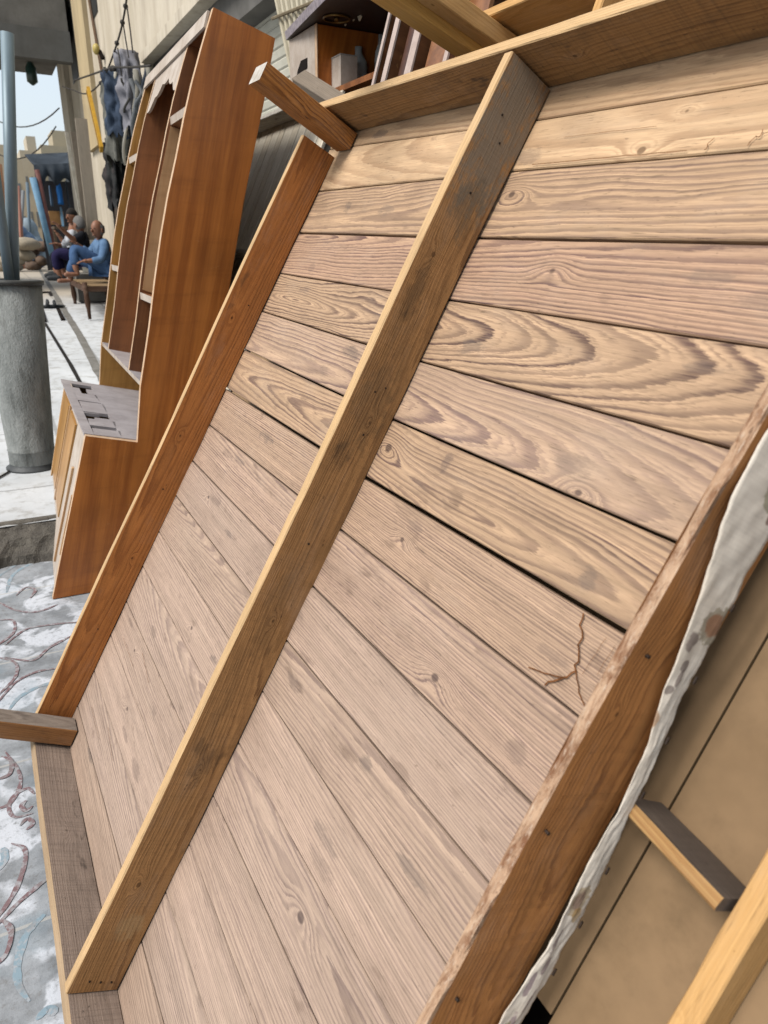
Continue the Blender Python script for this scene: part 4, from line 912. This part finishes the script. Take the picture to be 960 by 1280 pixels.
# ================================================================== CANOPY OVER THE STREET
can = empty('street_canopy', Matrix.Translation((-3, 15, 4.5)), 'grey concrete canopy projecting over the street at the top left', 'canopy'); cn = Vector((-3, 15, 4.5))
cf = 15.2; z_lo = atY(35, 90, 18.5).z
bbox('slab', -9, WX - .1, cf, 18.6, z_lo, z_lo + .22, conc, can, cn)
zb_ = atY(40, 38, cf).z; zb2 = atY(40, 76, cf).z
bbox('beam', -9, WX - .1, cf - .25, cf - .002, zb2, zb_, plain('beam_grey', '#6f706e', '#62625f', 2, .9, dirt='#4e4e4b'), can, cn)
bbox('fascia', -9, WX - .1, cf - .1, 18.6, zb_ + .002, zb_ + 2.4, conc, can, cn)
hl = empty('hanging_lamp', Matrix.Translation(atY(37, 76, 17.5)), 'small dark green lamp hanging under the street canopy', 'lamp')
mb = MB(); mb.tube([(0, 0, .22), (0, 0, 0)], .02, 6); mb.build('cord', M['dark'], hl)
v_, f_ = lathe([(.03, 0), (.10, -.12), (.10, -.36), (.02, -.42)], Vector((0, 0, 0)), Vector((0, 0, 1)), 14); mesh('shade', v_, f_, plain('green_glass', '#2c4a44', '#3a5c54', 10, .3, .5), hl, True)
for k, (p, q, sag) in enumerate((((-60, 128), (70, 158), 1.2), ((-60, 95), (74, 135), .9), ((30, 60), (130, 420), .02))):
    a = atY(*p, 30); b = atY(*q, 24 if k < 2 else 30)
    if k == 2: continue
    mb = MB(); mb.tube([a + (b - a) * t + Vector((0, 0, -sag * 4 * t * (1 - t))) for t in [i / 16 for i in range(17)]], .018, 6)
    tag(mb.build('overhead_cable', wire_m, None, True), ('lower sagging cable strung across the sky gap', 'upper sagging cable strung across the sky gap')[k], 'cable', 'cables across the sky')

# ================================================================== BENCH AND MEN
bz = pave_z(11.0)
bpx0 = atY(106, 358, 10.7); seat_z = bpx0.z; bx0 = bpx0.x; bx1 = min(WX - .12, atY(142, 352, 10.7).x + .12)
bench = empty('slatted_bench', Matrix.Translation((bx0, 10.7, bz)), 'dark slatted wooden bench along the wall under the man in blue', 'bench'); bo = Vector((bx0, 10.7, bz))
bwm = wood('bench_dark', '#5a4030', '#3a281d', .006, (.02, -.05), (0, .02), (), .6, .006, seed=97); bws = wood('bench_slat', '#a58a66', '#7f6445', .007, (.02, -.05), (0, .02), (), .5, .006, grime=.4, seed=98)
hz = seat_z - bz; W_ = bx1 - bx0
for k in range(7): lumber('slat', bench, (.02, .08 + k * .25, hz), (W_ - .02, .08 + k * .25, hz), (0, 1, 0), .17, .022, bws, .001, 70 + k)
for y in (0, 1.72): lumber('seat_rail', bench, (0, y, hz - .035), (W_, y, hz - .035), (0, 0, 1), .07, .04, bwm, .001, 80)
for x_ in (0, W_): lumber('seat_rail', bench, (x_, .02, hz - .035), (x_, 1.70, hz - .035), (0, 0, 1), .07, .04, bwm, .001, 81)
for x_ in (0, W_):
    for y in (0, 1.72):
        mb = MB(); mb.tube([(x_, y, hz + .05), (x_ + .005, y, hz - .12), (x_ + .01, y, hz * .5), (x_ + .012, y, .12), (x_ + .012, y, 0)], [.035, .032, .040, .026, .022], 10); mb.build('leg', bwm, bench, True)

def skin_obj(name, J, edges, root, mat, parent, origin, sub=2):
    names = list(J); me = bpy.data.meshes.new(name); me.from_pydata([tuple(Vector(J[k][0]) - origin) for k in names], [(names.index(a), names.index(b)) for a, b in edges], [])
    o = bpy.data.objects.new(name, me); COL.objects.link(o)
    o.modifiers.new('skin', 'SKIN').use_smooth_shade = True
    for i, k in enumerate(names):
        r = J[k][1]; me.skin_vertices[0].data[i].radius = (r, r) if not isinstance(r, tuple) else r; me.skin_vertices[0].data[i].use_root = (k == root)
    s = o.modifiers.new('sub', 'SUBSURF'); s.levels = sub; s.render_levels = sub
    dg = bpy.context.evaluated_depsgraph_get(); ev = o.evaluated_get(dg); m2 = bpy.data.meshes.new_from_object(ev)
    o.modifiers.clear(); o.data = m2; m2.materials.clear(); m2.materials.append(mat); o.name = name
    for p in m2.polygons: p.use_smooth = True
    if parent: o.parent = parent
    return o
def join_into(o, mb):
    bm = bmesh.new(); bm.from_mesh(o.data); vs = [bm.verts.new(v) for v in mb.v]
    for f, mi in zip(mb.f, mb.m):
        try: fc = bm.faces.new([vs[i] for i in f]); fc.material_index = mi; fc.smooth = True
        except ValueError: pass
    bm.to_mesh(o.data); bm.free()
eye_m = plain('eye_dark', '#2a211d', '#2a211d', 10, .3)
def person(P, face, hairmat, shirt, trou, label, hair='short', bare=False, shoe=None):
    """P: world joints; face: horizontal facing direction"""
    face = Vector(face).normalized(); side = Vector((0, 0, 1)).cross(face)     # to the figure's left
    org = P['hip'].copy(); org.z -= .1; root = empty('person', Matrix.Translation(org), label, 'person')
    hip, chest, neck, head = P['hip'], P['chest'], P['neck'], P['head']
    J = {'hip': (hip, (.135, .11)), 'belly': ((hip + chest) / 2, (.13, .11)), 'chest': (chest, (.15, .105)), 'neck': (neck, .052), 'skull': (neck + (head - neck) * .55, .05)}
    E_ = [('hip', 'belly'), ('belly', 'chest'), ('chest', 'neck'), ('neck', 'skull')]
    for s, sg in (('l', 1), ('r', -1)):
        sh_ = P.get('sh_' + s, chest + side * sg * .175 + Vector((0, 0, .07))); J['sh_' + s] = (sh_, .062); J['el_' + s] = (P['el_' + s], .044); J['wr_' + s] = (P['wr_' + s], .030)
        J['hp_' + s] = (hip + side * sg * .09 + face * .03, .095); J['kn_' + s] = (P['kn_' + s], .062); J['an_' + s] = (P['an_' + s], .040)
        fd = P.get('fd_' + s, face); J['toe_' + s] = (P['an_' + s] + fd * .17 + Vector((0, 0, -.055)), .032); J['heel_' + s] = (P['an_' + s] - fd * .03 + Vector((0, 0, -.05)), .036)
        E_ += [('chest', 'sh_' + s), ('sh_' + s, 'el_' + s), ('el_' + s, 'wr_' + s), ('hip', 'hp_' + s), ('hp_' + s, 'kn_' + s), ('kn_' + s, 'an_' + s), ('an_' + s, 'heel_' + s), ('heel_' + s, 'toe_' + s)]
        d = (P['wr_' + s] - P['el_' + s]).normalized(); pn = d.cross(Vector((0, 0, 1))); pn = pn.normalized() if pn.length > .1 else side.copy()
        J['palm_' + s] = (P['wr_' + s] + d * .065, (.036, .02)); E_.append(('wr_' + s, 'palm_' + s))
        for f in range(4):
            a_ = P['wr_' + s] + d * .10 + pn * (f - 1.5) * .021; L = (.065, .078, .074, .056)[f]
            J['f%d%s' % (f, s)] = (a_, .0095); J['g%d%s' % (f, s)] = (a_ + d * L * .6 + Vector((0, 0, -.010)), .0088); J['h%d%s' % (f, s)] = (a_ + d * L + Vector((0, 0, -.030)), .008)
            E_ += [('palm_' + s, 'f%d%s' % (f, s)), ('f%d%s' % (f, s), 'g%d%s' % (f, s)), ('g%d%s' % (f, s), 'h%d%s' % (f, s))]
        a_ = P['wr_' + s] + d * .04 - pn * .03; J['t0' + s] = (a_, .011); J['t1' + s] = (a_ + d * .05 - pn * .022, .0095); E_ += [('palm_' + s, 't0' + s), ('t0' + s, 't1' + s)]
    body = skin_obj('body', J, E_, 'hip', M['skin'], root, org)
    Rm = Matrix((side, -face, Vector((0, 0, 1)))).transposed()      # head space: x left, -y front, z up
    hd = P.get('look', face); hd = Vector(hd).normalized(); sd = Vector((0, 0, 1)).cross(hd); Rm = Matrix((sd, -hd, Vector((0, 0, 1)))).transposed()
    mb = MB()
    def headfn(p, d):
        if d.z < -.1: p.x *= 1 - .28 * (-d.z); p.y *= 1 - .12 * (-d.z)
        if d.y < -.5 and -.15 < d.z < .25: p.y += .006
        return p
    mb.ball((0, 0, 0), (.076, .098, .122), 20, 0, headfn)
    mb.ball((0, -.100, -.018), (.015, .024, .026), 10); mb.ball((0, -.085, -.075), (.026, .014, .008), 8)
    for sg in (1, -1): mb.ball((sg * .078, .008, -.01), (.012, .024, .034), 8); mb.ball((sg * .030, -.087, .014), (.013, .010, .008), 8, 1)
    mb.v = [Rm @ v + head - org for v in mb.v]; body.data.materials.append(eye_m); join_into(body, mb)
    hb = MB()
    def hairfn(p, d):
        if hair == 'bald':
            keep = (d.y > -.05 and d.z < .55 and d.z > -.55)
        else: keep = d.z > (.28 if d.y < -.2 else (-.45 if d.y > .25 else -.05))
        return p * (1.0 if keep else .86)
    hb.ball((0, .004, .006), (.084, .105, .128), 24, 0, hairfn); hb.v = [Rm @ v + head - org for v in hb.v]; hb.build('hair', hairmat, root, True)
    Js = {'hip': (hip, (.158, .135)), 'belly': ((hip + chest) / 2, (.16, .135)), 'chest': (chest, (.172, .128)), 'neck': (chest + (neck - chest) * .75, .075)}
    Es = [('hip', 'belly'), ('belly', 'chest'), ('chest', 'neck')]
    Jt = {'hip': (hip + Vector((0, 0, -.01)), (.165, .14))}; Et = []
    for s in 'lr':
        e = J['el_' + s][0]; w_ = J['wr_' + s][0]; Js['sh_' + s] = (J['sh_' + s][0], .078); Js['el_' + s] = (e, .060); Es += [('chest', 'sh_' + s), ('sh_' + s, 'el_' + s)]
        if not bare: Js['cf_' + s] = (e + (w_ - e) * .9, .045); Es.append(('el_' + s, 'cf_' + s))
        a_ = J['an_' + s][0]; k_ = J['kn_' + s][0]; Jt['hp_' + s] = (J['hp_' + s][0], .112); Jt['kn_' + s] = (k_, .085); Jt['an_' + s] = (k_ + (a_ - k_) * .85, .068); Et += [('hip', 'hp_' + s), ('hp_' + s, 'kn_' + s), ('kn_' + s, 'an_' + s)]
    skin_obj('shirt', Js, Es, 'hip', shirt, root, org); skin_obj('trousers', Jt, Et, 'hip', trou, root, org)
    if shoe:
        for s in 'lr':
            h_ = J['heel_' + s][0]; t_ = J['toe_' + s][0]; skin_obj('shoe', {'h': (h_, .05), 'm': ((h_ + t_) / 2, .047), 't': (t_ + (t_ - h_) * .1, .040)}, [('h', 'm'), ('m', 't')], 'h', shoe, root, org)
    return root
Y1 = 11.35
sb = seat_z + .12
P = {'hip': atY(131, 333, Y1), 'head': atY(122, 287, Y1 - .1)}
P['chest'] = atY(128, 311, Y1); P['neck'] = atY(125, 300, Y1 - .04)
P['kn_l'] = atY(91, 309, Y1 - .15); P['an_l'] = atY(95, 338, Y1 - .2); P['kn_r'] = atY(94, 322, Y1 + .2); P['an_r'] = atY(86, 346, Y1 + .2)
P['el_l'] = atY(127, 325, Y1 - .28); P['wr_l'] = atY(112, 326, Y1 - .3); P['el_r'] = atY(112, 316, Y1 + .25); P['wr_r'] = atY(100, 308, Y1 + .2)
P['look'] = (-.8, -.6, 0)
person(P, (-1, -.15, 0), plain('grey_hair', '#8a8580', '#6f6a66', 60, .9), plain('blue_shirt', '#6e8db0', '#56759a', 12, .85, .15), plain('denim_blue', '#55729a', '#425d84', 14, .9, .1), 'balding man in light blue shirt sitting with one knee drawn up on the bench', 'bald')
Y2 = 12.5
P = {'hip': atY(103, 322, Y2), 'head': atY(99, 281, Y2), 'chest': atY(104, 301, Y2), 'neck': atY(102, 291, Y2)}
P['kn_l'] = atY(68, 316, Y2 - .1); P['an_l'] = atY(74, 343, Y2 - .1); P['kn_r'] = atY(70, 314, Y2 + .25); P['an_r'] = atY(80, 342, Y2 + .25)
P['el_l'] = atY(92, 300, Y2 - .25); P['wr_l'] = atY(77, 286, Y2 - .3); P['el_r'] = atY(92, 312, Y2 + .25); P['wr_r'] = atY(82, 316, Y2 + .2); P['look'] = (-.6, .8, 0)
person(P, (-1, .1, 0), plain('ash_hair', '#7f7d7a', '#656361', 60, .9), plain('black_shirt', '#1f2126', '#2a2c33', 12, .9, .1), plain('indigo_trousers', '#2e2a4e', '#232140', 10, .9, .1), 'grey haired man in black short sleeved shirt and indigo trousers', 'short', True, rub)
Y3 = 13.4
P = {'hip': atY(96, 322, Y3), 'head': atY(90, 271, Y3), 'chest': atY(91, 298, Y3), 'neck': atY(90, 284, Y3)}
P['kn_l'] = atY(66, 318, Y3 + .1); P['an_l'] = atY(70, 340, Y3); P['kn_r'] = atY(68, 316, Y3 + .35); P['an_r'] = atY(74, 338, Y3 + .35)
P['el_l'] = atY(82, 306, Y3 - .2); P['wr_l'] = atY(76, 298, Y3 - .2); P['el_r'] = atY(82, 308, Y3 + .25); P['wr_r'] = atY(74, 306, Y3 + .2); P['look'] = (-.8, -.6, 0)
person(P, (-1, 0, 0), plain('black_hair', '#1a1715', '#262220', 60, .9), plain('white_shirt', '#c9ccd2', '#b3b7bf', 12, .85, .15), plain('dark_navy', '#20222c', '#191b24', 10, .9, .1), 'dark haired man in white shirt sitting farthest, half hidden behind the two others', 'short', False, rub)
# the two farther men share a low stone ledge
bbx = atY(105, 335, Y2)
ob = MB(); ob.box(Vector((1.52, 12.95, pave_z(12.9) + .20)), (.62, 1.0, .40)); lg = ob.build('stone_ledge', conc); tag(lg, 'low concrete ledge under the two farther seated men', 'ledge')

# ================================================================== FAR MARKET STALL AND STREET END
SY = 22.0; sz0 = pave_z(20)
stl = empty('market_stall', Matrix.Translation((atY(70, 300, SY).x, SY, sz0)), 'far market stall with dark sagging awning and blue and rust posts', 'stall'); so = stl.matrix_world.translation.copy()
aw = [atY(42, 206, SY), atY(104, 203, SY)]; awm = plain('dark_awning', '#3e4750', '#2f363e', 2, .85, .15); vs = []; fs = []
for i in range(13):
    for j in range(7):
        q = i / 12; r = j / 6; p = aw[0] + (aw[1] - aw[0]) * q + Vector((0, r * 3.0, r * .5 - .25 * math.sin(q * math.pi) * math.sin(r * math.pi)))
        vs.append(p - so)
for i in range(12):
    for j in range(6): a = i * 7 + j; fs.append([a, a + 1, a + 8, a + 7])
o = mesh('awning', vs, fs, awm, stl, True); o.modifiers.new('t', 'SOLIDIFY').thickness = .02
vs = []; fs = []
for i in range(41):
    q = i / 40; p = aw[0] + (aw[1] - aw[0]) * q; dp = .42 + .10 * math.sin(q * 19) + .08 * noise.noise((q * 6, 0, 0))
    vs += [p - so + Vector((0, -.01, 0)), p - so + Vector((0, -.03 + .03 * math.sin(q * 30), -dp))]
for i in range(40): a = i * 2; fs.append([a, a + 1, a + 3, a + 2])
o = mesh('valance', vs, fs, awm, stl, True); o.modifiers.new('t', 'SOLIDIFY').thickness = .015
for (p, q, r, m) in (((41, 222), (60, 296), .085, plain('sky_blue_post', '#7fa9c6', '#6a97b8', 6)), ((46, 212), (63, 292), .06, plain('rust_post', '#7a4c44', '#653c36', 6))):
    a = atY(*p, SY - .3) - so; b = atY(*q, SY - .3) - so; b = b + (b - a) * .35; mb = MB(); mb.tube([a, b], r, 10); mb.build('post', m, stl, True)
a = atY(98, 205, SY) - so; mb = MB(); mb.tube([a, Vector((a.x + .2, a.y, 0))], .05, 8); mb.build('post', M['dark'], stl)
tbm = plain('stall_table', '#6e5c48', '#574838', 5)
mb = MB(); a = atY(66, 285, SY + .6); b = atY(100, 285, SY + .6); mb.box(((a + b) / 2 - so), ((b - a).length, .9, .06))
for e in (a, b):
    for dy in (-.4, .4): mb.box(Vector((e.x - so.x, a.y - so.y + dy, (a.z - so.z) / 2)), (.07, .07, a.z - so.z - .07))
mb.build('counter', tbm, stl)
mb = MB(); a = atY(44, 225, SY + 2.6); b = atY(112, 225, SY + 2.6); mb.box(Vector(((a.x + b.x) / 2 - so.x, 2.7, (a.z - so.z) / 2)), (b.x - a.x, .06, a.z - so.z)); mb.build('back_cloth', plain('stall_shade_cloth', '#39383c', '#2b2b30', 2, .9), stl)
goods = [((69, 228), (80, 256), '#2f6fb5', 'bright blue jacket hanging in the far stall', 'jacket'), ((81, 226), (88, 262), '#39424c', 'charcoal jacket hanging right of the blue one in the far stall', 'jacket'), ((60, 232), (67, 258), '#54697f', 'slate blue shirt hanging left of the blue jacket in the far stall', 'shirt'), ((88, 222), (94, 248), '#7c8790', 'pale grey shirt hanging at the right end of the far stall', 'shirt'), ((74, 258), (81, 285), '#7fa3bd', 'pale blue garment hanging below the blue jacket in the far stall', 'shirt')]
for k, (p, q, c, lab, cat) in enumerate(goods):
    a = atY(*p, SY + .2 + .03 * k); b = atY(*q, SY + .2 + .03 * k); w_ = b.x - a.x; h_ = a.z - b.z; vs = []; fs = []
    for j in range(9):
        t = j / 8; wj = w_ * (.55 + .45 * min(1, t * 3)) * (1 + .08 * math.sin(k + t * 7))
        for i in range(16):
            th = 2 * math.pi * i / 16; vs.append((math.cos(th) * wj / 2, math.sin(th) * (.09 + .03 * math.sin(3 * th + k)), -h_ * t))
    for j in range(8):
        for i in range(16): fs.append([j * 16 + i, j * 16 + (i + 1) % 16, (j + 1) * 16 + (i + 1) % 16, (j + 1) * 16 + i])
    fs += [list(range(16)), [8 * 16 + i for i in range(16)]]
    tag(mesh(cat, vs, fs, plain('garment_%d' % k, c, None, 5, .9, .1), None, True, None, Matrix.Translation(Vector(((a.x + b.x) / 2, a.y, a.z)))), lab, cat, 'garments in the far stall')
a = atY(70, 270, SY + .5); tag(lumber('carton', None, a + Vector((0, 0, -.22)), a + Vector((0, 0, .12)), (1, 0, 0), .36, .3, plain('carton_tan', '#b88a55', '#a17544', 5), .001, 5, n=3), 'tan carton standing on the far stall counter', 'carton')
# low table with yellow cloth in the street
ty = pave(50, 322); yt = empty('low_table', Matrix.Translation(ty), 'low table with pale yellow top out in the sunny street', 'table')
mb = MB(); mb.box((0, 0, .42), (1.0, .8, .05)); mb.build('top', plain('pale_yellow', '#c9b16a', '#b79f5c', 5), yt)
for sx in (-1, 1):
    for sy in (-1, 1): mb = MB(); mb.box((sx * .45, sy * .35, .2), (.05, .05, .395)); mb.build('leg', tbm, yt)
# poles and clutter at the left of the street
for k, (p, q, Y, r, c, lab) in enumerate((((-3, 205), (7, 292), 20, .09, '#cf9468', 'orange painted pole slanting at the left edge of the street'), ((22, 232), (27, 300), 26, .06, '#c08a78', 'thin reddish pole standing out in the street'), ((34, 228), (38, 302), 28, .05, '#6c7f8c', 'thin blue grey pole beside the far stall'), ((29, 238), (26, 298), 27, .05, '#8a8f92', 'thin grey pole between the reddish and blue grey ones'))):
    a = atY(*p, Y); b = atY(*q, Y); b = b + (b - a) * max(0, (b.z - pave_z(20)) / (a.z - b.z)); mb = MB(); mb.tube([b, a], r, 10); tag(mb.build('street_pole', plain('pole_paint_%d' % k, c, None, 5), None, True), lab, 'pole', 'poles in the far street')
for k, (px, py, w_, h_, Y, c, lab) in enumerate(((29, 290, .9, 1.3, 27, '#7f96b4', 'heap of blue bundles in the far street'), (20, 300, 1.2, .9, 24, '#b3a895', 'heap of tan sacks in the far street'), (38, 288, .8, 1.5, 29, '#97a6b0', 'tall grey blue bundle by the far stall'), (44, 300, .8, .8, 25, '#7d6a5c', 'small brown bundle by the far stall'))):
    c0 = atY(px, py, Y); c0.z = pave_z(20); mb = MB(); rr = random.Random(k)
    for q in range(5):
        mb.ball((rr.uniform(-.4, .4) * w_, rr.uniform(-.2, .2), h_ * (.15 + .17 * q)), (w_ * rr.uniform(.25, .42), .35, h_ * .2), 10, 0, lambda p, d: p * (1 + .25 * noise.noise(d * 2.5)))
    tag(mb.build('bundle', plain('bundle_%d' % k, c, None, 3, .95, .1, dirt='#3f4348'), None, True, Matrix.Translation(c0)), lab, 'bundle', 'bundles in the far street')
# distant pale houses closing the street
for k, (x0, x1, top, Y, c, lab) in enumerate(((-40, 24, 200, 80, '#c9bda6', 'distant cream house at the left of the street end'), (22, 50, 192, 95, '#d0c6b2', 'distant pale house with stepped roof in the middle of the street end'), (47, 90, 186, 88, '#c2b79e', 'distant sand coloured house at the right of the street end'), (90, 220, 170, 70, '#bfb49c', 'distant house hidden mostly behind the near building'))):
    a = atY(x0, top, Y); b = atY(x1, top, Y); h_ = a.z - .4; w_ = b.x - a.x; base = Vector(((a.x + b.x) / 2, Y, .4)); hs = empty('distant_house', Matrix.Translation(base), lab, 'house', 'distant houses')
    hm = plain('far_wall_%d' % k, c, None, .4, .9, .1); mb = MB(); mb.box((0, 0, h_ / 2), (w_, 8, h_)); mb.box((w_ * .1, 0, h_ * 1.08 - .0), (w_ * .4, 5, h_ * .16)); mb.build('wall', hm, hs)
    for r in range(2):
        for q in range(4):
            mb = MB(); mb.box((-w_ * .36 + q * w_ * .24, -4.02, h_ * (.3 + .36 * r)), (w_ * .09, .05, h_ * .16)); mb.build('window', plain('far_glass', '#7d8286', None, 3, .4), hs)

# ================================================================== LIGHT, SKY, CAMERA
w = bpy.data.worlds.new('World'); S.world = w; w.use_nodes = True; nt = w.node_tree
sky = nt.nodes.new('ShaderNodeTexSky'); sky.sky_type = 'NISHITA'; sky.sun_disc = False
EL, AZ = 50.0, -98.0          # sun stands over the street, to the left and slightly behind the viewer
sky.sun_elevation = R_(EL); sky.sun_rotation = R_(AZ); sky.air_density = 1.0; sky.dust_density = 4.0; sky.ozone_density = 1.0
bgn = nt.nodes['Background']; mx = nt.nodes.new('ShaderNodeMix'); mx.data_type = 'RGBA'; mx.inputs[0].default_value = .62; nt.links.new(sky.outputs[0], mx.inputs[6]); mx.inputs[7].default_value = (3.9, 4.25, 4.45, 1)   # thin bright overcast
nt.links.new(mx.outputs[2], bgn.inputs[0]); bgn.inputs[1].default_value = .14
sd_ = bpy.data.lights.new('sun', 'SUN'); sd_.energy = 3.0; sd_.angle = R_(24); sd_.color = (1, .955, .90)
so_ = bpy.data.objects.new('sun', sd_); COL.objects.link(so_)
az = R_(AZ); dirv = Vector((math.sin(az) * math.cos(R_(EL)), math.cos(az) * math.cos(R_(EL)), math.sin(R_(EL))))
so_.rotation_euler = dirv.to_track_quat('Z', 'Y').to_euler()

cd = bpy.data.cameras.new('camera'); cam = bpy.data.objects.new('camera', cd); COL.objects.link(cam)
cd.sensor_fit = 'HORIZONTAL'; cd.sensor_width = 36; cd.lens = FPX / 960 * 36; cd.clip_start = .02; cd.clip_end = 2000
rx = ROT @ Vector((1, 0, 0)); ry = ROT @ Vector((0, -1, 0)); rz = ROT @ Vector((0, 0, -1)); cam.matrix_world = basis(rx, ry, rz, CAM)
cd.dof.use_dof = True; cd.dof.focus_distance = 1.7; cd.dof.aperture_fstop = 9
S.camera = cam
S.view_settings.view_transform = 'Standard'; S.view_settings.look = 'None'; S.view_settings.gamma = 1; S.view_settings.use_curve_mapping = False
S.view_settings.exposure = 0.74
S.render.engine = 'CYCLES'
S.cycles.use_denoising = True
